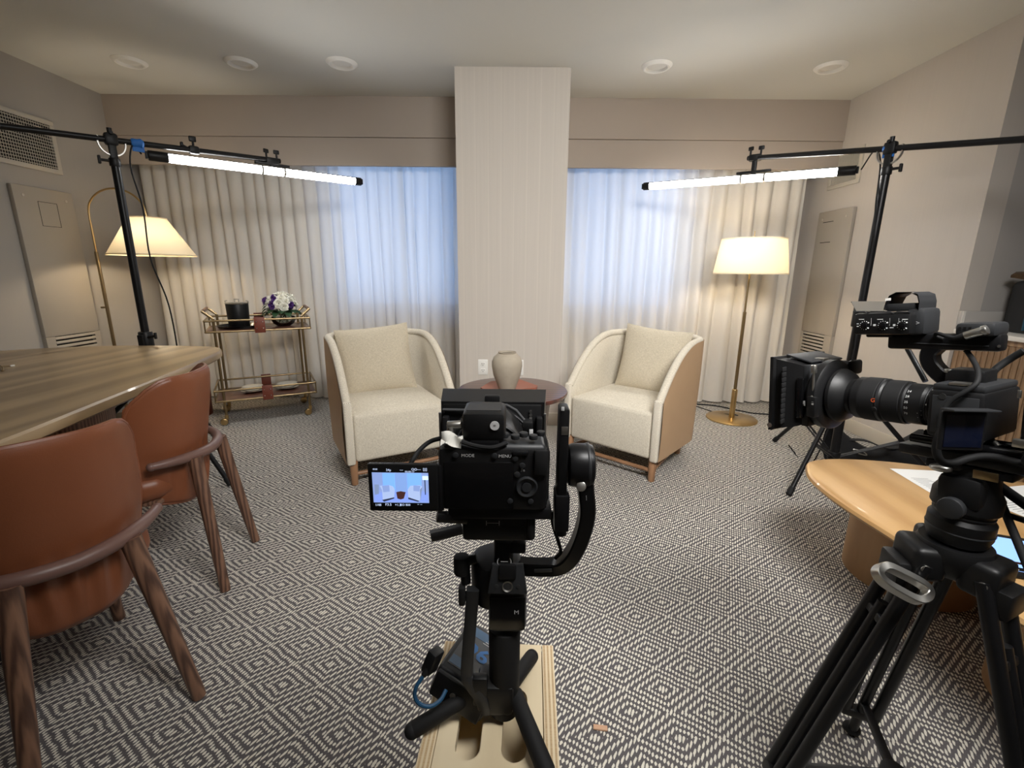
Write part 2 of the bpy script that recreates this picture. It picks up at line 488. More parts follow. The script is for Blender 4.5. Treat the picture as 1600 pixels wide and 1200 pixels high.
M['paper'] = plain('white_paper', lin(238, 238, 236), .7, var=.01)
M['tape'] = plain('blue_tape', lin(40, 110, 190), .6, var=.1)
M['tissue'] = plain('tissue', lin(206, 204, 196), .8, var=.04)
M['cyan'] = plain('blue_cable', lin(20, 70, 104), .5)
M['petal'] = plain('white_petal', lin(236, 234, 222), .7, var=.05, vs=40)
M['purple'] = plain('purple_petal', lin(82, 44, 120), .7, var=.25, vs=40)
M['leaf'] = plain('green_leaf', lin(36, 66, 38), .5, var=.2, vs=30)
M['bowl'] = glass_mat('clear_bowl_glass', (.86, .9, .86), .3)
M['flap'] = glass_mat('smoked_flap', (.55, .55, .54), .3)
M['china'] = plain('cream_china', lin(226, 222, 210), .25, var=.01)
M['flute'] = wood('fluted_wood', lin(128, 100, 74), lin(164, 134, 102), (20, 20, 2), .5, .5, rings=4)
M['stone'] = plain('white_quartz', lin(226, 222, 214), .3, var=.02, vs=12)
M['brown_cloth'] = fabric('brown_towel', lin(52, 38, 24), lin(80, 60, 38), 300)
M['teal'] = plain('teal_zip', lin(20, 70, 90), .5)
M['chip'] = plain('chip_wood', lin(206, 164, 134), .7)
M['label'] = plain('battery_label', lin(84, 88, 92), .5, var=.04)
M['label2'] = plain('battery_label_blue', lin(74, 106, 138), .5)
M['blue'] = plain('label_digit_blue', lin(60, 130, 205), .5, var=.03)
M['orange'] = plain('orange_mark', lin(220, 90, 40), .5)
M['tube'] = emit('led_tube_glow', (1.0, .985, .955), TUBE_W)
M['scr'] = emit('screen_backlight', lin(120, 156, 218), .75)
M['bulb'] = emit('bulb_glow', (1, .78, .5), 20)

# shade: woven fabric lit from inside
def shade_mat(name, col):
    m, N, L, P = newmat(name)
    out = N['Material Output']; N.remove(P)
    c = mixc(N, L, noise(N, L, 500, 2, coords(N, L, (1, 1, .1))), tuple(x*.94 for x in col), col)
    d = N.new('ShaderNodeBsdfDiffuse'); t = N.new('ShaderNodeBsdfTranslucent'); mx = N.new('ShaderNodeMixShader')
    mx.inputs[0].default_value = .2
    L.new(c, d.inputs[0]); L.new(c, t.inputs[0]); L.new(d.outputs[0], mx.inputs[1]); L.new(t.outputs[0], mx.inputs[2])
    L.new(mx.outputs[0], out.inputs[0]); return m
M['shade'] = shade_mat('linen_shade', lin(240, 228, 200))

# ================================================================= ROOM
XL, XR, YF, ZC = -3.18, 2.546, 3.936, 2.443     # left wall, right wall, fascia face, ceiling
YC, YB, YN = 3.40, 4.36, -2.2                    # column face, back wall, wall behind the photographer
CX0, CX1 = -.405, .354
YA, XA = 2.68, 3.25                              # alcove corner, alcove back
T = .12
fl = MB().bb((XL-T, YN-T, -.1), (XA+T, YB+T, 0)); struct('floor', fl, M['carpet'])
struct('ceiling', MB().bb((XL-T, YN-T, ZC), (XA+T, YB+T, ZC+.1)), M['ceiling'])
struct('wall_left', MB().bb((XL-T, YN-T, 0), (XL, YB+T, ZC)), M['wall_paint_dimmed'])
struct('wall_right', MB().bb((XR, YA, 0), (XR+T, YB+T, ZC)), M['wall'])
struct('wall_alcove_end', MB().bb((XR+T, YA, 0), (XA, YA+T, ZC)), M['alcove'])
struct('wall_alcove', MB().bb((XA, YN-T, 0), (XA+T, YA+T, ZC)), M['alcove'])
struct('wall_front', MB().bb((XL, YN-T, 0), (XA, YN, ZC)), M['wall'])
# back wall with two window openings
WIN = [(-1.62, -.44, .80, 2.15), (.40, 1.50, .80, 2.15)]
wb = MB()
xs = [XL, WIN[0][0], WIN[0][1], WIN[1][0], WIN[1][1], XR]
for i in range(5):
    if i in (1, 3):
        w = WIN[0 if i == 1 else 1]
        wb.bb((xs[i], YB, 0), (xs[i+1], YB+T, w[2])); wb.bb((xs[i], YB, w[3]), (xs[i+1], YB+T, ZC))
    else: wb.bb((xs[i], YB, 0), (xs[i+1], YB+T, ZC))
struct('wall_back', wb, M['wall'], smooth=False)
for k, (x0, x1, z0, z1) in enumerate(WIN):
    f = MB(); y0, y1 = YB+.03, YB+.08
    for a, b in (((x0, y0, z0), (x1, y1, z0+.05)), ((x0, y0, z1-.05), (x1, y1, z1)), ((x0, y0, z0+.05), (x0+.05, y1, z1-.05)),
                 ((x1-.05, y0, z0+.05), (x1, y1, z1-.05)), (((x0+x1)/2-.02, y0, z0+.05), ((x0+x1)/2+.02, y1, z1-.05))): f.bb(a, b, .004)
    w = struct('window_%d' % (k+1), f, M['frame'])
    for a, b in ((x0+.05, (x0+x1)/2-.02), ((x0+x1)/2+.02, x1-.05)):
        obj('pane', MB().bb((a, y0+.022, z0+.05), (b, y0+.028, z1-.05)), M['pane'], w)
    struct('trim_%d' % (k+5), MB().bb((x0-.03, YB-.06, z0-.03), (x1+.03, YB-.001, z0), .004), M['base'])
# column
struct('column', MB().bb((CX0, YC, 0), (CX1, YB, ZC)), M['column'])
struct('baseboard_column', MB().bb((CX0-.012, YC-.014, 0), (CX1+.012, YC-.0005, .1), .003), M['base'])
# two-step fascia over the curtains, either side of the column
n = 1
for x0, x1 in ((XL, CX0), (CX1, XR)):
    struct('trim_%d' % n, MB().bb((x0, YF, 2.158), (x1, YF+.03, ZC)), M['fascia']); n += 1
    struct('trim_%d' % n, MB().bb((x0, YF+.012, 1.953), (x1, YF+.04, 2.1555)), M['fascia']); n += 1
struct('baseboard_left', MB().bb((XL+.0005, YN, 0), (XL+.014, 3.05, .1), .003), M['base'])
struct('baseboard_right', MB().bb((XR-.014, YA, 0), (XR-.0005, 3.62, .1), .003), M['base'])

# wall grilles and access panels
def sidewall(side, x, s, gy, gz, py, pz, door, lou):
    """s=+1: the wall face looks towards +x"""
    lab = 'left' if s > 0 else 'right'
    lo = {'left': 'beside the arc lamp', 'right': 'behind the right light stand'}[lab]
    g = thing('air_grille', 'slatted air grille high on the wall above the access panel '+lo, 'vent', (x, (gy[0]+gy[1])/2, gz[0]), 0, 'wall air grilles')
    f = MB(); b = .03; e = x+s*.012
    y0, y1, z0, z1 = gy[0]-b, gy[1]+b, gz[0]-b, gz[1]+b
    for a, c in (((x, y0, z0), (e, y1, gz[0])), ((x, y0, gz[1]), (e, y1, z1)), ((x, y0, gz[0]), (e, gy[0], gz[1])), ((x, gy[1], gz[0]), (e, y1, gz[1]))): f.bb(a, c, .002)
    obj('frame', f, M['grille'], g)
    obj('backing', MB().bb((x, gy[0], gz[0]), (x+s*.002, gy[1], gz[1])), M['dark'], g)
    if s > 0:
        for k in range(14):
            z = gz[0]+(gz[1]-gz[0])*(k+.5)/14
            obj('slat', MB().box((x+s*.008, (gy[0]+gy[1])/2, z), (.007, gy[1]-gy[0], .0045), Matrix.Rotation(.2, 3, 'Y')), M['grille'], g)
        for k in range(24):
            y = gy[0]+(gy[1]-gy[0])*(k+.5)/24
            obj('rear_bar', MB().bb((x+s*.002, y-.0015, gz[0]), (x+s*.0035, y+.0015, gz[1])), M['grille'], g)
    else:
        for k in range(20):
            y = gy[0]+(gy[1]-gy[0])*(k+.5)/20
            obj('slat', MB().box((x+s*.007, y, (gz[0]+gz[1])/2), (.009, .005, gz[1]-gz[0]), Matrix.Rotation(.35, 3, 'Z')), M['grille'], g)
    p = thing('access_panel', 'tall beige metal access panel with louvres low on the wall '+lo, 'panel', (x, (py[0]+py[1])/2, pz[0]), 0, 'wall access panels')
    th = .03
    # panel face is a set of strips so the louvre slots are true openings
    ly0, ly1, lz0, lz1 = lou
    m = MB()
    m.bb((x, py[0], lz1), (x+s*th, py[1], pz[1]), .006); m.bb((x, py[0], pz[0]), (x+s*th, py[1], lz0), .004)
    m.bb((x, py[0], lz0), (x+s*th, ly0, lz1)); m.bb((x, ly1, lz0), (x+s*th, py[1], lz1))
    obj('panel_face', m, M['panel'], p)
    obj('louvre_backing', MB().bb((x, ly0, lz0), (x+s*.006, ly1, lz1)), M['dark'], p)
    nl = 8; hz = (lz1-lz0)/nl
    for k in range(nl):
        z = lz0+hz*(k+.5)
        obj('louvre', MB().box((x+s*(th-.008), (ly0+ly1)/2, z), (.02, ly1-ly0, hz*.62), Matrix.Rotation(-.3*s, 3, 'Y'), .001), M['panel'], p)
    dy0, dy1, dz0, dz1 = door
    d = MB(); g2 = .0025; e0, e1 = x+s*th, x+s*(th+.0012)
    if s > 0:
        for a, c in (((e0, dy0, dz0), (e1, dy1, dz0+g2)), ((e0, dy0, dz1-g2), (e1, dy1, dz1)), ((e0, dy0, dz0), (e1, dy0+g2, dz1)), ((e0, dy1-g2, dz0), (e1, dy1, dz1))): d.bb(a, c)
    else:
        for zz in (dz0, dz1): d.bb((e0, dy0, zz-g2), (e1, dy1, zz+g2))
    obj('door_gap', d, M['dark'], p)
    for yy in (py[0]+.06, py[1]-.06):
        obj('screw', MB().cyl((e0, yy, pz[1]-.06), (x+s*(th+.003), yy, pz[1]-.06), .009, seg=12), M['grille'], p)
sidewall('left', XL, 1, (3.06, 3.443), (1.807, 2.086), (3.077, 3.49), (.12, 1.66), (3.225, 3.357, 1.418, 1.574), (3.14, 3.447, .45, .687))
sidewall('right', XR, -1, (3.715, 4.01), (1.845, 2.045), (3.66, 4.06), (.12, 1.645), (3.863, 3.988, 1.404, 1.562), (3.743, 4.022, .45, .674))

# downlights
for k, (x, y, w) in enumerate(((-2.49, 3.362, 'first ceiling downlight from the left wall'), (-1.775, 3.366, 'second ceiling downlight from the left wall'), (-1.123, 3.36, 'ceiling downlight next to the left side of the column'),
                          (.899, 3.367, 'ceiling downlight next to the right side of the column'), (2.012, 3.36, 'ceiling downlight nearest the right wall'))):
    t = thing('downlight', w+', round white trim', 'downlight', (x, y, ZC), 0, 'ceiling downlights')
    obj('trim_ring', MB().lathe([(.060, -.001), (.070, -.016), (.080, -.017), (.098, -.002), (.098, -.0005), (.060, -.001)], (x, y, ZC), (0, 0, 1), 36, cap=False), M['white'], t)
    obj('lens', MB().lathe([(0, -.003), (.04, -.003), (.062, -.0012)], (x, y, ZC), (0, 0, 1), 30, cap=False), M['led_off'], t)
# outlets on the column
for k, (x, z, lb) in enumerate(((-.23, .452, 'white wall outlet left of the vase on the column'), (.037, .452, 'white wall outlet partly hidden behind the stoneware vase'))):
    t = thing('wall_outlet', lb, 'outlet', (x, YC, z), 0)
    obj('plate', MB().bb((x-.036, YC-.006, z-.058), (x+.036, YC-.0002, z+.058), .002), M['white'], t)
    for dz in (.024, -.024):
        r = obj('receptacle', MB().bb((x-.017, YC-.0075, z+dz-.016), (x+.017, YC-.0058, z+dz+.016), .001), M['white'], t)
        s = MB().bb((x-.009, YC-.0079, z+dz-.002), (x-.006, YC-.0074, z+dz+.009)).bb((x+.006, YC-.0079, z+dz-.002), (x+.009, YC-.0074, z+dz+.008)).cyl((x, YC-.0079, z+dz-.009), (x, YC-.0074, z+dz-.009), .003, seg=8)
        obj('slots', s, M['slot'], r)

# alcove counter on the right
ct = thing('counter_cabinet', 'fluted wood counter cabinet in the right alcove', 'cabinet', (2.9, 1.6, 0))
X0 = XR+.012
obj('carcass', MB().bb((X0+.02, .75, .06), (XA-.001, YA-.001, .80)), M['flute'], ct)
obj('top_rail', MB().bb((X0, .75, .80), (XA-.001, YA-.001, .826)), M['flute'], ct)
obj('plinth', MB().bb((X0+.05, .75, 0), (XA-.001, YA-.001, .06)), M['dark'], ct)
nf = 58
prof = MB().lathe([(.0145, 0), (.0145, .735)], (0, 0, 0), (0, 0, 1), 10)
f0 = obj('flute', MB().lathe([(.0145, .062), (.0145, .798)], (X0+.014, YA-.02, 0), (0, 0, 1), 10), M['flute'], ct)
for k in range(1, nf):
    f = f0.copy(); COL.objects.link(f); f.location = f0.location + Vector((0, -k*.0325, 0))
tp = obj('countertop', MB().bb((X0-.02, .75, .828), (XA-.001, YA-.001, .853), .003), M['stone'])
rebase(tp, (2.9, 1.7, .828)); tag(tp, 'white stone worktop on the fluted cabinet in the alcove', 'worktop')
bs = obj('backsplash', MB().bb((XR+.001, YA-.022, .8535), (XA-.001, YA-.0005, .955), .002), plain('grey_quartz', lin(176, 172, 168), .35, var=.03, vs=12))
rebase(bs, (2.9, 2.67, .853)); tag(bs, 'low grey stone upstand with a cream edge at the end of the alcove worktop', 'upstand')
MW[bs.name] = Matrix.Translation(V(2.9, 2.67, .853))
obj('edge_strip', MB().bb((XR+.0005, YA-.026, .8535), (XR+.018, YA-.0225, .955), .001), M['stone'], bs)

# ================================================================= CURTAINS
def curtain(name, label, x0, x1, period, amp, soft, seed, topz=1.99, y0=4.115):
    rnd = random.Random(seed); ncyc = int((x1-x0)/period)
    ph = [rnd.uniform(-.10, .10) for _ in range(ncyc+3)]; am = [rnd.uniform(.8, 1.25) for _ in range(ncyc+3)]
    ph2 = [rnd.uniform(-.22, .22) for _ in range(ncyc+3)]
    def fn(u, v):
        x = x0+(x1-x0)*u; q = u*ncyc; i = int(q); f = q-i
        pa = ph[i]*(1-f)+ph[i+1]*f; pb = ph2[i]*(1-f)+ph2[i+1]*f
        a = am[i]*(1-f)+am[i+1]*f
        low = (1-v)
        qq = q+pa+pb*low
        w = abs(math.sin(PI*qq))**soft
        sw = .014*math.sin(q*.55+seed)*low
        y = y0-amp*a*(w-.5)*(1+.25*low)+sw+.012*math.sin(2.3*u*9+v*2.2)*low
        return Vector((x+.006*math.sin(q*2.1+3*v), y, .018+(topz-.018)*v))
    m = MB().grid(fn, ncyc*12+1, 22)
    o = obj(name, m, M['curtain'], sharp=180)
    rebase(o, ((x0+x1)/2, y0, .02)); tag(o, label, 'curtain'); return o
curtain('curtain', 'long pale pleated curtain left of the column, behind the bar cart', XL+.06, CX0-.015, .103, .055, .40, 3)
curtain('curtain', 'long pale curtain right of the column, behind the drum shade lamp', CX1+.015, 2.40, .122, .055, .9, 11, y0=4.09)

# ================================================================= LAMPS
def point(name, loc, w, r=.03, col=(1, .84, .62), parent=None):
    l = bpy.data.lights.new(name, 'POINT'); l.energy = w; l.shadow_soft_size = r; l.color = col
    o = bpy.data.objects.new(name, l); COL.objects.link(o)
    if parent is not None: o.parent = parent; o.location = MW[parent.name].inverted() @ Vector(loc)
    else: o.location = loc
    return o
def shade(name, x, y, z0, z1, r0, r1, parent):
    m = MB()
    m.lathe([(r0, z0), (r1, z1)], (x, y, 0), (0, 0, 1), 48, cap=False)
    s = obj(name, m, M['shade'], parent)
    h = MB()
    for r, z in ((r0, z0), (r1, z1)):
        h.lathe([(r-.001, z-.004), (r+.0015, z-.004), (r+.0015, z+.005), (r-.001, z+.005), (r-.001, z-.004)], (x, y, 0), (0, 0, 1), 48, cap=False)
    obj('hem_band', h, M['shade'], s)
    sp = MB()
    for a in range(3):
        sp.cyl((x, y, z1-.02), (x+r1*math.cos(a*2.09), y+r1*math.sin(a*2.09), z1-.004), .002, seg=6)
    obj('spider', sp, M['brass'], s)
    return s
# drum shade lamp on the right
lx, ly = 1.778, 3.60
t = thing('floor_lamp', 'brass floor lamp with a straight pole and lit drum shade', 'lamp', (lx, ly, 0))
obj('base', MB().lathe([(.193, .001), (.193, .010), (.189, .013), (.0, .014)], (lx, ly, 0), (0, 0, 1), 56), M['brass'], t)
obj('collar', MB().lathe([(.021, .0135), (.021, .245), (.019, .25), (.014, .25)], (lx, ly, 0), (0, 0, 1), 24), M['brass'], t)
obj('lower_pole', MB().cyl((lx, ly, .25), (lx, ly, .865), .0125, seg=20), M['brass_dk'], t)
obj('upper_pole', MB().cyl((lx, ly, .865), (lx, ly, 1.40), .007, seg=16), M['brass_dk'], t)
obj('finial', MB().cyl((lx, ly, 1.40), (lx, ly, 1.46), .0045, .003, seg=10), M['brass'], t)
shade('lamp_shade', lx, ly, 1.152, 1.40, .258, .222, t)
b = obj('bulb', MB().sph((lx, ly+.05, 1.27), (.03, .03, .045)), M['bulb'], t)
point('bulb_light', (lx-.08, ly-.02, 1.27), LAMP_W*.6, parent=t)
point('bulb_light', (lx+.08, ly-.02, 1.27), LAMP_W*.6, parent=t)
c = obj('lamp_cord', MB().tube([(lx+.01, ly+.02, .04), (lx+.05, ly+.0, .03), (lx+.04, ly+.06, .018), (lx-.06, ly+.16, .006), (lx-.16, ly+.36, .006)], .0035, 6), M['blk'], t)
# arc lamp on the left
px_, py_ = -3.085, 3.52
sx_, sy_ = -2.69, 3.55
t = thing('arc_floor_lamp', 'brass arc floor lamp with a lit cone shade beside the left wall', 'lamp', (px_, py_, 0))
obj('base', MB().lathe([(.16, .001), (.16, .012), (.155, .015), (0, .016)], (px_+.06, py_, 0), (0, 0, 1), 40), M['brass_dk'], t)
obj('lower_pole', MB().cyl((px_, py_, .015), (px_, py_, 1.265), .0115, seg=16), M['brass_dk'], t)
top = 1.70
arc = [(px_, py_, 1.265), (px_, py_, 1.42), (px_, py_, 1.52)]
for k in range(1, 10):
    a = PI-PI*k/10; R = (sx_-px_)/2
    arc.append((px_+R+R*math.cos(a), py_+(sy_-py_)*k/10, 1.535+R*.86*math.sin(a)))
arc += [(sx_, sy_, 1.50)]
obj('arc_pole', MB().tube(arc, .0065, 10, n=4), M['brass'], t)
obj('knob', MB().cyl((px_, py_, .86), (px_-.03, py_-.02, .86), .007, seg=10), M['brass_dk'], t)
shade('lamp_shade', sx_, sy_, 1.245, 1.505, .272, .118, t)
obj('bulb', MB().sph((sx_, sy_, 1.36), (.03, .03, .045)), M['bulb'], t)
point('bulb_light', (sx_, sy_-.05, 1.34), LAMP_W, parent=t)

# ================================================================= LIGHT STANDS AND TUBES
def light_stand(name, label, bx, by, ztop, boom0, boom1, leg_a, leg_r, rl, joints, tape_at, cat='light stand'):
    t = thing(name, label, cat, (bx, by, 0))
    obj('lower_pole', MB().cyl((bx, by, .10), (bx, by, joints[0]), .0235, seg=20), M['blk_metal'], t)
    obj('upper_pole', MB().cyl((bx, by, joints[0]), (bx, by, ztop-.09), .019, seg=20), M['blk_metal'], t)
    c = obj('collar', MB().cyl((bx, by, joints[0]-.06), (bx, by, joints[0]+.05), .033, seg=20, bev=.006).box((bx, by-.03, joints[0]), (.03, .03, .07), None, .004), M['blk'], t)
    obj('collar_knob', MB().cyl((bx+.03, by-.02, joints[0]+.02), (bx+.075, by-.03, joints[0]+.03), .008, seg=10).box((bx+.078, by-.031, joints[0]+.031), (.01, .014, .035), None, .003), M['blk'], c)
    obj('leg_collar', MB().cyl((bx, by, .50), (bx, by, .58), .034, seg=20, bev=.006), M['blk'], t)
    obj('lower_ring', MB().cyl((bx, by, .09), (bx, by, .14), .032, seg=20, bev=.005), M['blk'], t)
    for k in range(3):
        a = leg_a+2*PI*k/3; d = V(math.cos(a), math.sin(a), 0)
        p0 = V(bx, by, .54)+d*.035; p1 = V(bx, by, .014)+d*leg_r
        l = obj('leg', MB().cyl(p0, p1, .0125, seg=12), M['blk_metal'], t)
        q = (p1-p0).normalized()
        obj('foot', MB().cyl(p1-q*.04, p1+q*.006, .0155, seg=12, bev=.004), M['rubber'], l)
        pm = p0.lerp(p1, .55)
        o2 = V(-d.y, d.x, 0)*.011
        obj('brace', MB().cyl(V(bx, by, .115)+d*.03+o2, pm+o2, .006, seg=8).cyl(V(bx, by, .115)+d*.03-o2, pm-o2, .006, seg=8), M['blk_metal'], t)
    # head: tilt bracket, angle scale, boom clamp
    zb = ztop; u = (Vector(boom1)-Vector(boom0)).normalized()
    h = V(u.x, u.y, 0).normalized(); nrm = V(-h.y, h.x, 0)
    if nrm.y > 0: nrm = -nrm
    P = V(bx, by, zb)
    obj('tilt_bracket', MB().box(P+V(0, 0, -.06)+nrm*.012, (.03, .008, .12), frame_from((0, 0, 1), h), .002).box(P+V(0, 0, -.06)-nrm*.012, (.03, .008, .12), frame_from((0, 0, 1), h), .002)
        .cyl(P+V(0, 0, -.125), P+V(0, 0, -.085), .024, seg=18, bev=.004).cyl(P+V(0, 0, -.10)+h*.02, P+V(0, 0, -.10)-h*.055, .007, seg=10).box(P+V(0, 0, -.10)-h*.06, (.012, .02, .04), frame_from((0, 0, 1), h), .004), M['blk'], t)
    sc = MB(); arcp = [P+V(0, 0, -.012)+h*(.055*math.sin(q*PI))+V(0, 0, -.062*math.cos(q*PI)) for q in [(-.62+1.24*k/16) for k in range(17)]]
    sc.tube(arcp, .01, smooth=False, flat=(.003, .009), up=nrm)
    obj('angle_scale', sc, M['chrome'], t)
    obj('boom_clamp', MB().box(P+V(0, 0, .002), (.055, .045, .06), frame_from((0, 0, 1), h), .012).cyl(P+V(0, 0, .03), P+V(0, 0, .055), .011, seg=12).cyl(P+V(0, 0, .025)+nrm*.005, P+V(0, 0, .03)+nrm*.035, .008, seg=10), M['blk'], t)
    obj('boom_arm', MB().cyl(boom0, boom1, .0145, seg=16), M['blk_metal'], t)
    tp = Vector(boom0).lerp(Vector(boom1), tape_at)
    obj('blue_tape', MB().lathe([(.0155, -.028), (.021, -.02), (.0195, 0), (.023, .016), (.0155, .026)], tp, u, 12).box(tp+V(0, 0, -.026), (.05, .008, .03), frame_from((0, 0, 1), h)), M['tape'], t)
    return t
def tube_light(label, A, B, n, clamp_t, clamp_top):
    A, B, n = Vector(A), Vector(B), Vector(n).normalized(); u = (B-A).normalized(); n = (n-u*n.dot(u)).normalized()
    t = thing('tube_light', label, 'tube light', (A+B)/2, 0)
    L = (B-A).length; sd = u.cross(n); r = .0245
    m = MB(); rings = []
    def ring(P, a0, a1, k=14, rr=r): return [P+(n*math.cos(a0+(a1-a0)*i/k)+sd*math.sin(a0+(a1-a0)*i/k))*rr for i in range(k+1)]
    def strip(a0, a1, P0, P1, rr=r):
        mm = MB(); r0, r1 = ring(P0, a0, a1, rr=rr), ring(P1, a0, a1, rr=rr)
        v0 = [mm.bm.verts.new(p) for p in r0]; v1 = [mm.bm.verts.new(p) for p in r1]
        for i in range(len(v0)-1): mm.bm.faces.new((v0[i], v0[i+1], v1[i+1], v1[i]))
        return mm
    obj('diffuser', strip(-1.85, 1.85, A, B), M['tube'], t, recalc=False)
    obj('housing', strip(1.85, 2*PI-1.85, A, B, r*1.03), M['blk_metal'], t)
    for P, s, ln in ((A, -1, .085), (B, 1, .045)):
        obj('end_cap', MB().cyl(P-u*s*.004, P+u*s*ln, .0265, seg=20, bev=.003).box(P+u*s*(ln+.006), (.012, .02, .036), frame_from((0, 0, 1), u), .002), M['blk'], t)
    for q in (clamp_t-.06, clamp_t+.06):
        C0 = A.lerp(B, q)
        obj('clip', MB().lathe([(r+.001, -.006), (r+.004, -.006), (r+.004, .006), (r+.001, .006), (r+.001, -.006)], C0, u, 20, cap=False), M['chrome'], t)
    C0 = A.lerp(B, clamp_t); ct = Vector(clamp_top)
    obj('mount_bar', MB().box(C0+V(0, 0, r+.012), (.2, .03, .014), frame_from((0, 0, 1), u), .003), M['blk_metal'], t)
    k = obj('clamp', MB().box(C0.lerp(ct, .5)+V(0, 0, .01), (.028, .028, max(.03, (ct-C0).length)), frame_from((0, 0, 1), u), .004).box(ct, (.075, .045, .04), frame_from((0, 0, 1), u), .01), M['blk'], t)
    for s in (-1, 1):
        obj('knob', MB().cyl(ct+u*.03*s, ct+u*.03*s+V(0, 0, .045), .006, seg=10).box(ct+u*.03*s+V(0, 0, .056), (.034, .012, .024), frame_from((0, 0, 1), u+V(.3*s, .2, 0)), .005), M['blk'], k)
    return t
# left
SLx, SLy, SLz = -2.037, 2.535, 1.775
A, B = V(-1.905, 2.735, 1.738), V(-1.135, 3.500, 1.762)
cl = ay(412, 240, 3.17)
b1 = A.lerp(B, .5)+V(0, 0, .062); dirL = (b1-V(SLx, SLy, SLz)).normalized()
b0 = V(SLx, SLy, SLz)-dirL*.0
b0 = ad(-40, 193, 2.06)
stL = light_stand('light_stand', 'black light stand with boom arm behind the dining table', SLx, SLy, SLz, V(SLx, SLy, SLz)-dirL*1.0, V(SLx, SLy, SLz)+dirL*((b1-V(SLx, SLy, SLz)).length+.05), -.43, .55, 0, (.76,), .605)
tube_light('lit LED tube hanging from the left boom', A, B, (.35, -.35, -.9), .50, A.lerp(B, .5)+V(0, 0, .055))
q = V(SLx, SLy, SLz)+dirL*.36
sc_l = obj('spare_clamp', MB().box(q, (.05, .04, .044), frame_from((0, 0, 1), dirL), .01), M['blk'], stL)
obj('clamp_knob', MB().cyl(q, q+V(0, 0, .045), .006, seg=10).box(q+V(0, 0, .058), (.036, .012, .03), frame_from((0, 0, 1), dirL+V(.3, .2, 0)), .006), M['blk'], sc_l)
obj('clamp_knob', MB().cyl(q-dirL*.01, q-dirL*.05+V(0, 0, .02), .005, seg=10).box(q-dirL*.055+V(0, 0, .024), (.014, .02, .024), frame_from((0, 0, 1), dirL), .005), M['blk'], sc_l)
# right
SRx, SRy, SRz = 1.895, 2.56, 1.772
A2, B2 = V(1.890, 2.931, 1.737), V(.978, 3.616, 1.766)
cl2 = A2.lerp(B2, .40)+V(0, 0, .12)
dR = (cl2-V(SRx, SRy, SRz)).normalized()
light_stand('light_stand', 'black light stand with boom arm on the right, beside the sandbag', SRx, SRy, SRz, V(SRx, SRy, SRz)-dR*.75, V(SRx, SRy, SRz)+dR*((cl2-V(SRx, SRy, SRz)).length+.05), -2.52, .52, 0, (.93,), .487)
tube_light('lit LED tube hanging from the right boom', A2, B2, (-.32, -.38, -.9), .40, A2.lerp(B2, .40)+V(0, 0, .12))
# cables down the stands
def cable(name, label, pts, r, mat, cat='cable', n=6):
    o = obj(name, MB().tube(pts, r, 6, n=n), mat); rebase(o, pts[0]); return tag(o, label, cat)
cable('power_cable', 'thin black cable hanging down the left light stand', [A-V(.08, .08, 0), V(-1.98, 2.60, 1.77), V(-1.965, 2.54, 1.65), V(-1.93, 2.53, 1.45), V(-1.95, 2.55, 1.2), V(-1.90, 2.56, .95), V(-1.90, 2.57, .6), V(-1.93, 2.6, .02)], .004, M['rubber'])
cable('power_cable', 'thin black cable looping down the right light stand', [A2+V(.09, -.06, .0), V(1.93, 2.72, 1.80), V(1.90, 2.62, 1.72), V(1.865, 2.55, 1.5), V(1.878, 2.535, 1.3), V(1.86, 2.53, 1.0), V(1.875, 2.53, .7), V(1.84, 2.56, .3), V(1.80, 2.62, .02), V(1.9, 3.0, .006)], .004, M['rubber'])
cable('floor_cable', 'black power cable on the carpet behind the drum lamp', [V(1.60, 4.02, .006), V(1.80, 3.97, .006), V(1.95, 3.82, .006), V(2.06, 3.74, .006), V(2.3, 3.70, .006), V(2.48, 3.6, .006)], .005, M['rubber'])
# sandbag over the right stand's leg
sb = thing('sandbag', 'black cloth sandbag draped over the right light stand leg', 'sandbag', (2.25, 2.62, 0))
def sag(u, v):
    x = 1.98+.46*u; y = 2.72-.10*u; w = v*2*PI
    th = .055*(1-.35*math.cos(2*PI*u)); hh = .055+.075*abs(2*u-1)**1.5
    return V(x, y+.075*math.cos(w)*(1-.2*math.sin(PI*u)), hh+hh*math.sin(w)*.98+.003)
m = MB().grid(sag, 22, 16, False, True)
obj('bag', m, M['nylon'], sb, sharp=80)
obj('strap', MB().tube([(2.0, 2.70, .16), (2.12, 2.64, .18), (2.25, 2.62, .14), (2.4, 2.60, .17)], .01, smooth=True, flat=(.018, .003)), M['nylon'], sb)
obj('buckle', MB().tube([(2.05, 2.62, .13), (2.10, 2.60, .12), (2.12, 2.60, .10), (2.07, 2.61, .11)], .003, 6, closed=True), M['chrome'], sb)

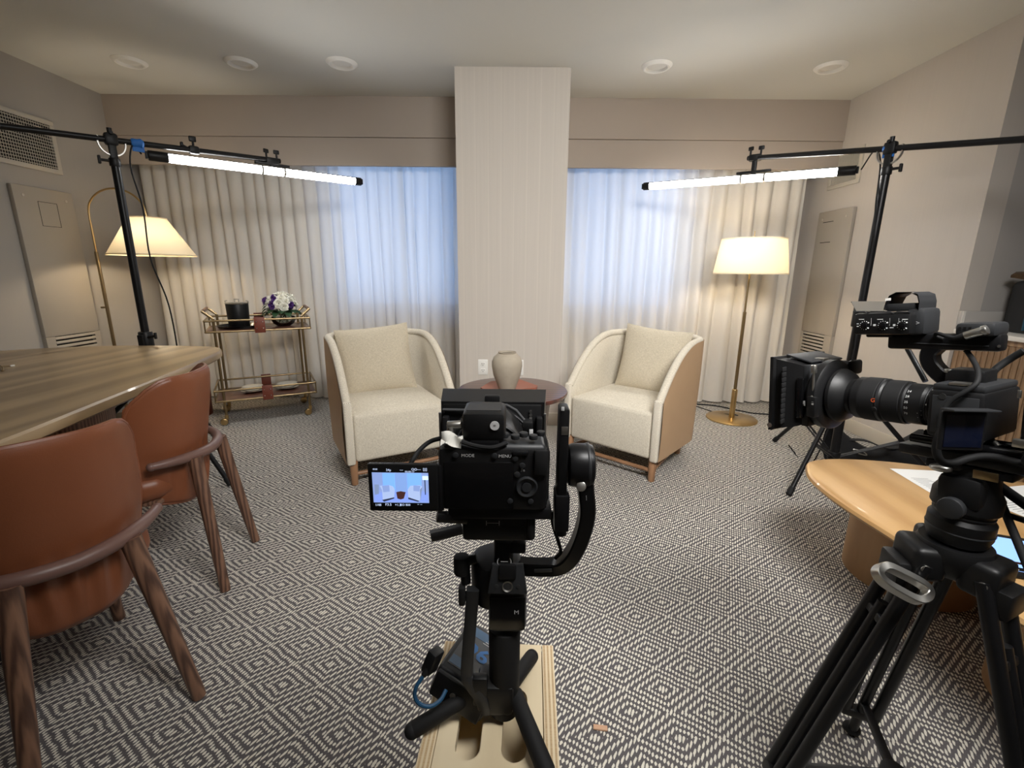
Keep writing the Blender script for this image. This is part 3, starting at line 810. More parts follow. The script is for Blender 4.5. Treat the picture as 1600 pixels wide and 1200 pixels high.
# ================================================================= ARMCHAIRS
def armchair(label, loc, rz):
    t = thing('armchair', label, 'armchair', (0, 0, 0), 0)
    W, Dp, rc, th = .315, .66, .21, .042
    F = -Dp/2
    # plan path of the shell: right front, round the back, left front
    path = []
    def addp(x, y): path.append(V(x, y, 0))
    for k in range(13): addp(W, F+(Dp-rc)*k/12)
    for k in range(1, 10): a = PI/2*k/10; addp(W-rc+rc*math.cos(a), Dp/2-rc+rc*math.sin(a))
    for k in range(0, 5): addp(W-rc-(2*(W-rc))*k/4, Dp/2)
    for k in range(1, 10): a = PI/2*k/10; addp(-W+rc-rc*math.sin(a), Dp/2-rc+rc*math.cos(a))
    for k in range(13): addp(-W, F+(Dp-rc)*(12-k)/12)
    S = [0]
    for a, b in zip(path, path[1:]): S.append(S[-1]+(b-a).length)
    TL = S[-1]
    def topz(s):
        e = min(s, TL-s); u = min(1, e/.46)
        return .475+.285*(1-(1-u)**2.4)
    n = len(path)
    nor = []
    for i in range(n):
        a, b = path[max(0, i-1)], path[min(n-1, i+1)]; d = (b-a).normalized(); nor.append(V(d.y, -d.x, 0))
    zb = .125
    def sheet(off, inset):
        def fn(u, v):
            f = u*(n-1); i = min(int(f), n-2); k = f-i
            p = path[i].lerp(path[i+1], k); nn = nor[i].lerp(nor[i+1], k); s = S[i]+(S[i+1]-S[i])*k
            z1 = topz(s)-inset; z = zb+inset*.5+(z1-zb-inset*.5)*v
            lean = .03*max(0, (z-.35))/.4
            bul = .006*math.sin(PI*v)
            return p+nn*(off+bul*(1 if off > 0 else 0))+V(0, lean, z)
        return fn
    m = MB().grid(sheet(.004, .004), 120, 10)
    obj('outer_shell', m, M['tan'], t, True)
    # upholstered shell: inner face, rolled rim, back inside the leather
    prof = [(-.003, 0), (-.003, .92), (-.009, .96), (-.020, .975), (-.032, .96), (-.039, .92), (-.042, .06)]
    def rim(u, v):
        f = u*(n-1); i = min(int(f), n-2); k = f-i
        p = path[i].lerp(path[i+1], k); nn = nor[i].lerp(nor[i+1], k); s = S[i]+(S[i+1]-S[i])*k
        g = v*(len(prof)-1); j = min(int(g), len(prof)-2); q = g-j
        o = prof[j][0]*(1-q)+prof[j+1][0]*q; zf = prof[j][1]*(1-q)+prof[j+1][1]*q
        z = zb+(topz(s)-zb)*zf; lean = .03*max(0, (z-.35))/.4
        return p+nn*o+V(0, lean, z)
    obj('inner_shell', MB().grid(rim, 120, 25), M['boucle'], t, True, sharp=60)
    for sgn in (1, -1):
        fr = MB(); pts = []
        cx = sgn*(W-.0205)
        fr.box((cx, F-.004, (zb+.482)/2), (.045, .03, .482-zb), None, .012, 3)
        obj('arm_front', fr, M['hound'], t, True)
    # rolled rim band in houndstooth that runs up over the arms
    band = MB()
    ipts = [i for i in range(n)]
    bp = [path[i]+nor[i]*(-.0205)+V(0, .03*max(0, topz(S[i])-.35)/.4, topz(S[i])-.010) for i in ipts]
    band.tube(bp, .0222, 12, smooth=False)
    obj('rim_roll', band, M['boucle'], t, True, sharp=80)
    # seat
    sw = W-.044
    sp = MB()
    sp.box((0, F+.27, .266), (2*sw, .55, .270), None, .022, 4)
    obj('seat', sp, M['boucle'], t, True)
    cu = MB()
    cu.grid(lambda u, v: V((2*u-1)*(sw-.012), F+.012+.52*v, .397+.026*(1-abs(2*u-1)**5)*(1-abs(2*v-1)**5)), 20, 20)
    obj('seat_top', cu, M['boucle'], t, True)
    pp = [(-sw+.012, F+.003, .392), (-sw*.5, F+.003, .394), (0, F+.003, .394), (sw*.5, F+.003, .394), (sw-.012, F+.003, .392)]
    obj('piping', MB().tube(pp, .0028, 6), M['boucle'], t, True)
    for sx, syy in ((1, F+.02), (-1, F+.02), (1, Dp/2-.13), (-1, Dp/2-.13)):
        ox = W-.035 if syy < 0 else W-.10
        obj('leg', MB().cyl((sx*ox, syy, 0), (sx*ox, syy, .14), .0185, .023, seg=18, bev=.002), M['legwood'], t, True)
    obj('stretcher', MB().cyl((-W+.035, F+.02, .062), (W-.035, F+.02, .062), .012, seg=12), M['legwood'], t, True)
    for sx in (1, -1):
        obj('side_stretcher', MB().cyl((sx*(W-.035), F+.02, .062), (sx*(W-.10), Dp/2-.13, .062), .011, seg=12), M['legwood'], t, True)
    t.location = loc; t.rotation_euler = (0, 0, rz)
    MW[t.name] = Matrix.Translation(Vector(loc)) @ Matrix.Rotation(rz, 4, 'Z')
    return t
def pillow(label, chair, x, y, z, w, h, tilt, roll, yaw=0):
    m = MB()
    def side(sg):
        def fn(u, v):
            a, b = 2*u-1, 2*v-1
            e = (1-abs(a)**2.6)*(1-abs(b)**2.6)
            pin = 1-.055*(1-a*a)*(abs(b)**3)-.0
            pin2 = 1-.055*(1-b*b)*(abs(a)**3)
            wr = .006*math.sin(9*a+3*b)*(1-e)*(1 if sg > 0 else .4)
            return V(a*w/2*pin2, sg*(.004+.075*max(e, 0)**.62)+wr, b*h/2*pin)
        return fn
    m.grid(side(-1), 26, 26); m.grid(side(1), 26, 26)
    bmesh.ops.remove_doubles(m.bm, verts=m.bm.verts, dist=.0005)
    o = obj('throw_pillow', m, M['pillow'], sharp=70)
    Mx = MW[chair.name] @ Matrix.Translation(V(x, y, z)) @ Matrix.Rotation(yaw, 4, 'Z') @ Matrix.Rotation(tilt, 4, 'X') @ Matrix.Rotation(roll, 4, 'Y')
    o.matrix_world = Mx; MW[o.name] = Mx
    return tag(o, label, 'pillow')
ra, la = -.728, .516
cR = armchair('cream tub armchair with tan leather outside, right of the round table', (.785, 2.845, 0), ra)
cL = armchair('cream tub armchair with tan leather outside, left of the round table', (-.778, 2.752, 0), la)
pillow('square cream pillow in the right armchair', cR, .02, .14, .600, .43, .43, -.22, .07, .12)
pillow('square cream pillow in the left armchair', cL, -.02, .14, .600, .45, .43, -.22, -.08, -.12)

# ================================================================= ROUND TABLE, TRAY, VASE
tx, ty, tz = -.005, 2.625, .48
t = thing('round_table', 'low round dark mahogany drum table between the armchairs', 'table', (tx, ty, 0))
obj('tabletop', MB().lathe([(0, tz-.03), (.30, tz-.03), (.318, tz-.022), (.322, tz-.008), (.318, tz-.001), (.312, tz), (0, tz)], (tx, ty, 0), (0, 0, 1), 64), M['mahog'], t)
obj('drum', MB().lathe([(.20, 0), (.205, .02), (.205, .25), (.225, tz-.05), (.24, tz-.03)], (tx, ty, 0), (0, 0, 1), 48), M['mahog'], t)
obj('foot_ring', MB().lathe([(.215, 0), (.215, .03), (.205, .034)], (tx, ty, 0), (0, 0, 1), 48), M['mahog'], t)
# terracotta leather tray: an elongated octagon with creases
tr = MB()
o8 = [az(751, 609, tz), az(767, 599, tz), az(812, 596, tz), az(840, 606, tz), az(838, 609, tz), az(800, 613.5, tz), az(766, 617.5, tz)]
cen = sum(o8, V(0, 0, 0))/len(o8)
vs0 = [tr.bm.verts.new(p+V(0, 0, .003)) for p in o8]
vs1 = [tr.bm.verts.new(cen+(p-cen)*.86+V(0, 0, .009)) for p in o8]
vs2 = [tr.bm.verts.new(p+V(0, 0, .014)) for p in o8]
k = len(o8)
tr.bm.faces.new(vs0[::-1]); tr.bm.faces.new(vs1)
for i in range(k):
    j = (i+1) % k
    tr.bm.faces.new((vs0[i], vs0[j], vs2[j], vs2[i])); tr.bm.faces.new((vs2[i], vs2[j], vs1[j], vs1[i]))
o = obj('leather_tray', tr, M['tray'], sharp=15); rebase(o, (cen.x, cen.y, tz)); tag(o, 'terracotta leather octagonal tray under the vase', 'tray')
vb = az(792, 609, tz+.01)
vs_ = MB().lathe([(0, .0), (.045, 0), (.048, .006), (.060, .04), (.078, .09), (.0865, .14), (.086, .165), (.076, .192), (.058, .208), (.049, .214), (.052, .221), (.046, .222), (.042, .212), (.06, .19), (.07, .15), (.05, .05), (0, .03)], (vb.x, vb.y, tz+.0095), (0, 0, 1), 44)
o = obj('vase', vs_, M['clay'], sharp=60); rebase(o, (vb.x, vb.y, tz+.0095)); tag(o, 'rounded beige stoneware vase on the leather tray', 'vase')

# ================================================================= BAR CART
FLc, u1 = V(-2.170, 3.33, 0), V(.876, .483, 0).normalized()
v1 = V(-u1.y, u1.x, 0)
CW, CDp = .585, .40
bc = thing('bar_cart', 'brass two tier bar cart with leather straps by the left curtain', 'cart', FLc+u1*CW/2+v1*CDp/2)
def cp(a, b, z): return FLc+u1*a+v1*b+V(0, 0, z)
rb = .0095
for (a, b) in ((0, 0), (CW, 0), (0, CDp), (CW, CDp)):
    l = obj('leg', MB().cyl(cp(a, b, .062), cp(a, b, .80), rb, seg=12), M['brass_dk'], bc)
    cs = obj('caster', MB().cyl(cp(a, b, .05), cp(a, b, .075), .013, seg=12).box(cp(a, b, .045), (.012, .03, .03), None, .004), M['brass'], bc)
    cc = cp(a, b, .027)-u1*.018-v1*.008
    obj('wheel', MB().cyl(cc-v1*.014, cc+v1*.014, .026, seg=20, bev=.006), M['brass'], cs)
    obj('tyre', MB().lathe([(.021, -.0055), (.0268, -.0055), (.0268, .0055), (.021, .0055)], cc, v1, 20, cap=False), M['rubber'], cs)
for s, a in ((-1, 0), (1, CW)):
    pts = [cp(a, 0, .80), cp(a+s*.058, 0, .852), cp(a+s*.058, CDp, .852), cp(a, CDp, .80)]
    obj('handle', MB().tube(pts, rb, 10, smooth=False), M['brass_dk'], bc)
    g = obj('hand_grip', MB().tube([cp(a+s*.058, .05, .852), cp(a+s*.058, CDp-.05, .852)], .0125, 12, smooth=False), M['walnut'], bc)
ov = .055
for z0, z1, nm in ((.705, .785, 'upper'), (.185, .265, 'lower')):
    obj('tray', MB().box(cp(CW/2, CDp/2, z0), (CW+2*ov, CDp+.02, .012), frame_from((0, 0, 1), u1), .002), M['shelf'], bc)
    for z in (z0, z1):
        pts = [cp(-ov, -.012, z), cp(CW+ov, -.012, z), cp(CW+ov, CDp+.012, z), cp(-ov, CDp+.012, z)]
        m = MB()
        for i in range(4): m.cyl(pts[i], pts[(i+1) % 4], .0075, seg=10)
        obj('rail', m, M['brass_dk'], bc)
    for a in (-ov, CW+ov):
        for b in (-.012, CDp+.012): obj('post', MB().cyl(cp(a, b, z0), cp(a, b, z1), .005, seg=8), M['brass_dk'], bc)
    for b, dd in ((-.021, -1), (CDp+.021, 1)):
        st = obj('strap', MB().box(cp(CW*.5, b, (z0+z1)/2), (.072, .005, z1-z0+.034), frame_from((0, 0, 1), u1), .001), M['redleather'], bc)
        for i in (-.022, .022):
            for zz in (z0+.016, z1-.016):
                obj('rivet', MB().sph(cp(CW*.5+i, b+dd*.003, zz), .0042, u=8, v=6), M['chrome'], st)
# things on the cart
q = cp(.155, .19, .712)
o = obj('serving_tray', MB().lathe([(0, 0), (.135, 0), (.15, .02), (.153, .02), (.14, -.001)], q, (0, 0, 1), 36), M['blk_gloss']); rebase(o, q); tag(o, 'round black serving tray under the ice bucket', 'tray')
q = q+V(0, 0, .003)
ib = thing('ice_bucket', 'black leather ice bucket with a metal lid on the bar cart', 'ice bucket', q)
obj('body', MB().lathe([(0, 0), (.070, 0), (.072, .004), (.078, .172), (.076, .177), (0, .177)], q, (0, 0, 1), 36), M['blk'], ib)
obj('lid', MB().lathe([(0, .177), (.080, .177), (.082, .183), (.076, .187), (0, .190)], q, (0, 0, 1), 36), M['chrome'], ib)
obj('lid_knob', MB().tube([q+V(-.016, 0, .189), q+V(-.016, 0, .212), q+V(.016, 0, .212), q+V(.016, 0, .189)], .004, 8, smooth=False), M['chrome'], ib)
for s in (1, -1):
    obj('ear', MB().tube([q+V(s*.072, 0, .177), q+V(s*.090, 0, .195), q+V(s*.072, 0, .202)], .004, 8), M['chrome'], ib)
q = cp(.465, .18, .7115)
fb = thing('flower_bowl', 'white and purple flowers in a clear glass bowl on the cart', 'flowers', q)
obj('bowl', MB().lathe([(.0, .002), (.045, .0), (.075, .02), (.09, .05), (.085, .075), (.080, .073), (.084, .05), (.07, .023), (.04, .006), (0, .006)], q, (0, 0, 1), 32), M['bowl'], fb)
rnd = random.Random(5)
stm = MB()
for k in range(14):
    a = rnd.uniform(0, 6.28); stm.cyl(q+V(.05*math.cos(a), .05*math.sin(a), .012), q+V(.03*math.cos(a+2), .03*math.sin(a+2), .10), .003, seg=6)
obj('stem', stm, M['leaf'], fb)
def rose(c, d, R, mat, parent, name):
    d = Vector(d).normalized(); Fm = frame_from(d); m = MB()
    for ringn, (nn, rr, op, hh) in enumerate(((3, .35, .25, .75), (5, .62, .55, .62), (6, .95, 1.0, .45))):
        for k in range(nn):
            a = 2*PI*k/nn+ringn*.5
            def fn(u, v, a=a, rr=rr, op=op, hh=hh):
                w = (u-.5)*2; ang = a+w*(1.1 if ringn == 0 else .72)
                rad = R*rr*(.25+.75*v**.7)*(1-.15*w*w); z = R*(hh*(v**1.3)*(1-.35*w*w)-.25*op*v*v)
                return Vector(c)+Fm @ V(rad*math.cos(ang), rad*math.sin(ang), z)
            m.grid(fn, 6, 5)
    return obj(name, m, mat, parent, sharp=180)
cc = q+V(0, 0, .165)
spots = []
for i in range(34):
    ph = i*2.39996; zz = 1-1.15*(i+.5)/34; rr = math.sqrt(max(0, 1-zz*zz))
    d = V(rr*math.cos(ph), rr*math.sin(ph), zz)
    spots.append(d)
for i, d in enumerate(spots):
    pur = rnd.random() < .27
    R = rnd.uniform(.029, .041)
    rose(cc+V(d.x*.095, d.y*.095, d.z*.085), d, R, M['purple' if pur else 'petal'], fb, 'purple_blossom' if pur else 'white_blossom')
rose(cc-u1*.115+V(0, 0, .035), -u1+V(0, -.4, .5), .036, M['purple'], fb, 'purple_blossom')
def leaf(c, d, L_, w):
    d = Vector(d).normalized(); s = d.cross(V(0, 0, 1)).normalized(); m = MB()
    m.grid(lambda u, v: Vector(c)+d*L_*u+s*w*(v-.5)*math.sin(PI*min(1, u*.95+.05))*1.6+V(0, 0, .02*math.sin(PI*u)-.03*u*u+.008*abs(v-.5)), 8, 5)
    return obj('leaf', m, M['leaf'], fb, sharp=180)
for k in range(16):
    a = k*.393; leaf(q+V(.06*math.cos(a), .06*math.sin(a), .095), V(math.cos(a), math.sin(a), .25+.2*math.sin(3*k)), .085, .045)
for k in range(4): leaf(q-u1*(.07+.005*k)+V(0, -.02+.02*k, .09+.02*k), -u1+V(.1*k, -.3+.1*k, .3), .08, .05)
for a, lb in ((.22, 'stack of cream plates on the lower cart tray, left of the strap'), (.44, 'stack of cream plates on the lower cart tray, right of the strap')):
    q = cp(a-.03 if a < .3 else a, .2, .1925)
    ps = thing('plate_stack', lb, 'plates', q)
    for k in range(3):
        s = 1-.08*k; z = .012*k
        obj('plate', MB().lathe([(0, z), (.05*s, z), (.055*s, z+.004), (.088*s, z+.017), (.09*s, z+.021), (.085*s, z+.021), (.05*s, z+.007), (0, z+.006)], q, (0, 0, 1), 32), M['china'], ps)
q = az(326, 634, 0); q = V(-2.57, 3.56, 0)
wbn = thing('waste_bin', 'brown leather waste bin on the floor left of the cart', 'bin', q)
obj('body', MB().lathe([(0, .0), (.115, 0), (.12, .005), (.13, .295), (.13, .30), (.122, .30), (.112, .02), (0, .015)], q, (0, 0, 1), 36), M['redleather'], wbn)
obj('rim', MB().lathe([(.120, .297), (.132, .297), (.133, .306), (.121, .306), (.120, .297)], q, (0, 0, 1), 36, cap=False), M['blk'], wbn)

# ================================================================= DINING TABLE
dt = thing('dining_table', 'large smoked oak table with a curved top on the left', 'table', (-1.95, 1.1, 0))
edge = [(-1.205, -.20), (-1.19, .30), (-1.20, .70), (-1.232, 1.04), (-1.292, 1.36), (-1.357, 1.70), (-1.425, 2.02), (-1.485, 2.26), (-1.530, 2.385), (-1.60, 2.462),
        (-1.72, 2.492), (-1.95, 2.497), (-2.213, 2.468), (-2.42, 2.39), (-2.60, 2.27), (-2.72, 2.10), (-2.80, 1.75), (-2.85, 1.2), (-2.85, .6), (-2.82, 0), (-2.74, -.35), (-2.5, -.55), (-2.0, -.62), (-1.5, -.55), (-1.28, -.42)]
ep = [(p.x, p.y) for p in smooth_path([V(a, b, 0) for a, b in edge], 4, True)]
m = MB(); cxy = V(-1.95, 1.0, 0)
def loop(off, z): return [m.bm.verts.new(V(x, y, z)+(cxy-V(x, y, 0)).normalized()*off) for x, y in ep]
Ls = [loop(.09, .685), loop(.02, .697), loop(.002, .708), loop(0, .722), loop(.003, .734), loop(.010, .740)]
for P0, P1 in zip(Ls, Ls[1:]):
    for i in range(len(P0)):
        j = (i+1) % len(P0); m.bm.faces.new((P0[i], P0[j], P1[j], P1[i]))
m.bm.faces.new(Ls[-1]); m.bm.faces.new(Ls[0][::-1])
obj('tabletop', m, M['table'], dt, sharp=30)
for y in (1.72, .25):
    pd = MB(); N_ = 40
    pd.lathe([(.30, .0), (.30, .04), (.285, .3), (.30, .684)], (-1.95, y, 0), (0, 0, 1), 48)
    obj('pedestal', pd, M['walnut'], dt)
# a wire loop with a bright tip left on the table
p0 = az(20, 571.5, .743)
o = thing('earphone_wire', 'small looped dark wire with a pale tip lying on the oak table', 'wire', az(8, 573, .74))
obj('wire', MB().tube([az(-14, 573, .743), az(-4, 570, .744), az(4, 573, .745), az(5, 578, .744), az(2, 579, .743), az(1, 574, .745), az(6, 572.5, .745), az(16, 572, .743)], .0022, 6), M['brass_dk'], o)
obj('tip', MB().cyl(az(16, 572, .744), az(23, 571, .744), .004, seg=8, bev=.002), M['white'], o)

# ================================================================= LEATHER DINING CHAIRS
def dining_chair(label, loc, rz):
    """local: sitter looks towards -y; origin under the rear rail"""
    t = thing('dining_chair', label, 'chair', (0, 0, 0), 0)
    zr = .505
    # one padded bucket: back curves round the sitter and down into the seat
    def back(off):
        def fn(u, v):
            a = (2*u-1); s = abs(a)
            hw = .194+.010*math.sin(PI*min(1, v*1.1))
            # outline: v 0 bottom .. 1 top with rounded shoulders
            z0 = .322+.06*s**2.6; z1 = .795-.085*max(0, (s-.6)/.4)**2.6
            z = z0+(z1-z0)*v
            x = a*hw*(1-.10*(1-v)**3)
            curve = -.150*s**2.9*(1.0-.15*v)
            lean = .055*max(0, (z-.5)/.3)-.006*max(0, (.5-z)/.16)**1.7
            puff = (1-s**4)*(1-abs(2*v-1)**4)
            pl = .0045*math.cos(a*26)*(max(0, 1-abs(z-.435)/.11))**1.0*(1-s*.6)*1.7 if off > 0 else 0
            return V(x, curve+lean+off*(.35+.65*max(puff, 0)**.5)+pl-.028, z)
        return fn
    m = MB(); m.grid(back(.022), 60, 40); m.grid(back(-.022), 60, 40)
    # close the rim
    def rimloop(fn, n=60, k=40):
        P = [fn(i/(n-1), 0) for i in range(n)]+[fn(1, j/(k-1)) for j in range(1, k)]+[fn(1-i/(n-1), 1) for i in range(1, n)]+[fn(0, 1-j/(k-1)) for j in range(1, k-1)]
        return P
    A_, B_ = rimloop(back(.022)), rimloop(back(-.022))
    va = [m.bm.verts.new(p) for p in A_]; vb_ = [m.bm.verts.new(p) for p in B_]
    for i in range(len(va)):
        j = (i+1) % len(va); m.bm.faces.new((va[i], va[j], vb_[j], vb_[i]))
    bmesh.ops.remove_doubles(m.bm, verts=m.bm.verts, dist=.0008)
    obj('backrest', m, M['leather'], t, True, sharp=70)
    pts = rimloop(lambda u, v: (back(.022)(u, v)+back(-.022)(u, v))/2)
    obj('piping', MB().tube(pts[::3], .006, 6, smooth=False, closed=True), M['leather'], t, True)
    # seat cushion, rounded, with gathered rear skirt
    def seat(u, v):
        a = u*2*PI; b = (v-.5)*PI
        ex = lambda c, p: math.copysign(abs(c)**p, c)
        cx, cyy = ex(math.cos(a), .55), ex(math.sin(a), .55)
        k = ex(math.cos(b), .6); z = ex(math.sin(b), .75)
        pl = 1+.012*math.cos(a*22)*(max(0, math.sin(a))**2)
        return V(cx*k*.205*pl, -.272+cyy*k*.225*pl, .418+z*.066)
    m = MB().grid(seat, 72, 20, True, False)
    bmesh.ops.remove_doubles(m.bm, verts=m.bm.verts, dist=.0005)
    obj('seat', m, M['leather'], t, True, sharp=180)
    # walnut bow round the back
    rp = []
    for k in range(17):
        a = 2*k/16-1; rp.append(V(a*.201, .034-.105*abs(a)**2.3, zr+.01*abs(a)))
    bw = MB().tube(rp, [.013, .017, .018, .018, .018, .017, .013], 12, n=3)
    for e in (rp[0], rp[-1]): bw.sph(e, .014, u=12, v=8)
    obj('bow', bw, M['rail'], t, True)
    for sx in (1, -1):
        obj('leg', MB().tube([V(sx*.105, .018, zr), V(sx*.165, .075, .003)], [.023, .019, .0165], 14, smooth=False), M['walnut'], t, True)
        obj('leg', MB().tube([V(sx*.150, -.42, .40), V(sx*.185, -.47, .003)], [.021, .0165], 14, smooth=False), M['walnut'], t, True)
    obj('seat_frame', MB().box((0, -.265, .366), (.33, .36, .02), None, .008).cyl((-.15, -.42, .378), (-.12, -.09, .378), .012, seg=10).cyl((.15, -.42, .378), (.12, -.09, .378), .012, seg=10), M['walnut'], t, True)
    t.location = loc; t.rotation_euler = (0, 0, rz)
    return t
# forward (-.866,.5) for the near chair, (-.98,-.2) for the second
def face(fx, fy): return math.atan2(fx, -fy)
c1 = dining_chair('nearest cognac leather dining chair, back turned to the room', (-1.005, .925, 0), face(-.866, .5))
c2 = dining_chair('cognac leather dining chair second along the table, nearer the bar cart', (-1.155, 1.61, 0), face(-.98, -.2))

# ================================================================= OAK COFFEE TABLE, RIGHT
kt = thing('coffee_table', 'low honey oak table with a pointed oval top on the right', 'table', (1.6, 1.1, 0))
zt = .42
edge = [(1.150, 1.690), (1.20, 1.745), (1.30, 1.772), (1.454, 1.762), (1.62, 1.715), (1.80, 1.62), (1.96, 1.46), (2.06, 1.2), (2.08, .9), (2.0, .55), (1.85, .32), (1.6, .2), (1.38, .26), (1.22, .45), (1.135, .75), (1.115, 1.0), (1.10, 1.2), (1.085, 1.40), (1.10, 1.58)]
ep = [(p.x, p.y) for p in smooth_path([V(a, b, 0) for a, b in edge], 5, True)]
m = MB(); cxy = V(1.58, 1.05, 0)
Ls = [loop(.06, zt-.04), loop(.015, zt-.028), loop(0, zt-.014), loop(.004, zt-.004), loop(.012, zt)]
for P0, P1 in zip(Ls, Ls[1:]):
    for i in range(len(P0)):
        j = (i+1) % len(P0); m.bm.faces.new((P0[i], P0[j], P1[j], P1[i]))
m.bm.faces.new(Ls[-1]); m.bm.faces.new(Ls[0][::-1])
obj('tabletop', m, M['oak'], kt, sharp=30)
for y0, y1 in ((1.62, .0), (1.02, 0)):
    pm = MB(); c0 = V(1.55, y0-.02, 0)
    pm.lathe([(.205, 0), (.205, .38)], c0, (0, 0, 1), 48)
    obj('pedestal', pm, M['oak_dk'], kt)
# papers
def sheet(label, p, a, b, z):
    m = MB(); p = Vector(p); a = Vector(a); b = Vector(b); n = V(0, 0, 1)
    m.prism([(0, 0), (a.length, 0), (a.length, b.length), (0, b.length)], .0006, (p.x, p.y, z), Matrix((a.normalized(), n.cross(a).normalized(), n)).transposed())
    o = thing('paper_sheet', label, 'paper', (p.x, p.y, z))
    obj('sheet', m, M['paper'], o)
    L_ = MB()
    e1, e2 = a.normalized(), n.cross(a).normalized()
    for k in range(9):
        q = p+e1*(.02)+e2*(.03+.012*k); w = .08+.05*math.sin(k*2.3)
        c = [q+V(0, 0, z+.0008-q.z), q+e1*w+V(0, 0, z+.0008-q.z), q+e1*w+e2*.002+V(0, 0, z+.0008-q.z), q+e2*.002+V(0, 0, z+.0008-q.z)]
        L_.quad(*c)
    obj('print_line', L_, M['gry'], o)
    return o
sheet('white printed page at the far end of the oak coffee table', (1.44, 1.46, 0), (.297, -.03, 0), (-.02, .21, 0), zt+.0005)
sheet('white page farther right on the oak table, behind the tripod', (1.60, 1.27, 0), (.29, .06, 0), (-.04, .205, 0), zt+.0016)
# tablet
tbl = thing('tablet', 'dark tablet with a lit blue screen on the oak table, behind the tripod', 'tablet', (1.4, 1.1, zt))
p0 = V(1.20, 1.03, 0); e1 = V(.93, -.37, 0).normalized(); e2 = V(.37, .93, 0).normalized()
Rt = Matrix((e1, e2, V(0, 0, 1))).transposed()
cen = p0+e1*.16+e2*.11
obj('body', MB().box((cen.x, cen.y, zt+.006), (.32, .23, .008), Rt, .003), M['blk'], tbl)
sc = obj('screen', MB().box((cen.x, cen.y, zt+.0103), (.29, .185, .0006), Rt), M['scr'], tbl)
obj('icon_bar', MB().box(V(cen.x, cen.y, zt+.0108)-e2*.083, (.29, .018, .0003), Rt), M['blk_gloss'], sc)
icn = emit('icon_white', (.8, .85, .9), 1)
for k in range(9): obj('icon', MB().box(V(cen.x, cen.y, zt+.0111)-e2*.083+e1*(-.125+.031*k), (.012, .009, .0003), Rt), icn, sc)
obj('picture', MB().box(V(cen.x, cen.y, zt+.0108)-e2*.05-e1*.07, (.10, .012, .0003), Rt).box(V(cen.x, cen.y, zt+.0108)+e2*.035+e1*.03, (.14, .006, .0003), Rt), M['mahog'], sc)

# backpack on the counter
bp = thing('backpack', 'black backpack with a brown cloth over it on the alcove worktop', 'bag', (2.86, 2.25, .853))
def bag(u, v):
    a = u*2*PI; w = v
    ex = lambda c, p: math.copysign(abs(c)**p, c)
    k = math.sin(PI*min(1, max(0, w)))**.25 if w > .5 else 1
    k = 1 if w < .75 else math.sqrt(max(.0, 1-((w-.75)/.25)**4))
    return V(2.90+ex(math.cos(a), .5)*.20*k, 2.345+ex(math.sin(a), .5)*.30*k, .855+.30*w)
obj('body', MB().grid(bag, 40, 16, True, False), M['nylon'], bp, sharp=60)
def cloth(u, v):
    x = 2.662+.34*v; y = 1.96+.58*u
    z = 1.158+.012*math.sin(9*u)+.01*math.sin(13*v)
    dr = max(0, .10-v)*0
    return V(x, y, z)
def drape(u, v):
    y = 1.98+.60*u; n_ = 3.0*v
    drop = .23*(1-u)**1.3*1.0+.015
    if v < .5: q = v/.5; return V(2.688-.004*math.sin(20*u), y, 1.162-drop*(1-q)+.004*math.sin(11*u))
    q = (v-.5)/.5; return V(2.690+.30*q, y, 1.163+.012*math.sin(8*u+3*q))
obj('towel', MB().grid(drape, 24, 16), M['brown_cloth'], bp, sharp=80)
obj('zip', MB().tube([(2.696, 2.46, .87), (2.696, 2.46, .95), (2.698, 2.43, 1.05)], .006, 8), M['teal'], bp)

# small chip on the carpet
q = az(938, 1139, 0)
o = obj('wood_chip', MB().box((q.x, q.y, .004), (.036, .013, .005), Matrix.Rotation(-.12, 3, 'Z'), .001), M['chip']); rebase(o, (q.x, q.y, .0015)); tag(o, 'small pale wood chip lying on the carpet', 'scrap')

# ================================================================= APPLE BOX AND GIMBAL CAMERA, CENTRE
ZB = .508
abx = thing('apple_box', 'plywood apple box standing on end under the gimbal', 'crate', (-.027, .535, 0), math.radians(-2.2))
BW, BD = .192, .305
hx, hy = BW/2, BD/2
wt = .020
for s in (-1, 1):
    pn = obj('side_panel', MB().bb((s*hx, -hy, 0), (s*(hx-wt), hy, ZB), .0012), M['ply'], abx, True)
    for k in range(3):
        e = MB().bb((s*(hx-.0025-k*.0062), -hy+.001, ZB-.0004), (s*(hx-.0055-k*.0062), hy-.001, ZB+.0002)); obj('ply_layer', e, M['plyedge'], pn, True)
for yy in (-1, 1):
    obj('end_panel', MB().bb((-hx+wt+.001, yy*hy, 0), (hx-wt-.001, yy*(hy-wt), ZB-.02)), M['ply'], abx, True)
# top panel with two hand holes cut right through
tb = bmesh.new()
def ring2(pts):
    vs = [tb.verts.new((x, y, 0)) for x, y in pts]
    return [tb.edges.new((vs[i], vs[(i+1) % len(vs)])) for i in range(len(vs))]
ix = hx-wt-.0012
eds = ring2([(-ix, -hy+.001), (ix, -hy+.001), (ix, hy-.001), (-ix, hy-.001)])
def stad(cx, y0, y1, r):
    P = [(cx+r*math.cos(PI+PI*k/10), y0+r+r*math.sin(PI+PI*k/10)) for k in range(11)]
    return P+[(cx+r*math.cos(PI*k/10), y1-r+r*math.sin(PI*k/10)) for k in range(11)]
for cx in (-.030, .034): eds += ring2(stad(cx, -.052, .062, .0175))
bmesh.ops.triangle_fill(tb, use_beauty=True, use_dissolve=False, edges=eds)
r_ = bmesh.ops.extrude_face_region(tb, geom=tb.faces[:])
bmesh.ops.translate(tb, vec=(0, 0, -.016), verts=[g for g in r_['geom'] if isinstance(g, bmesh.types.BMVert)])
mm = MB(); mm.add(tb, Matrix.Translation(V(0, 0, ZB)))
obj('top_panel', mm, M['ply'], abx, True, sharp=30)
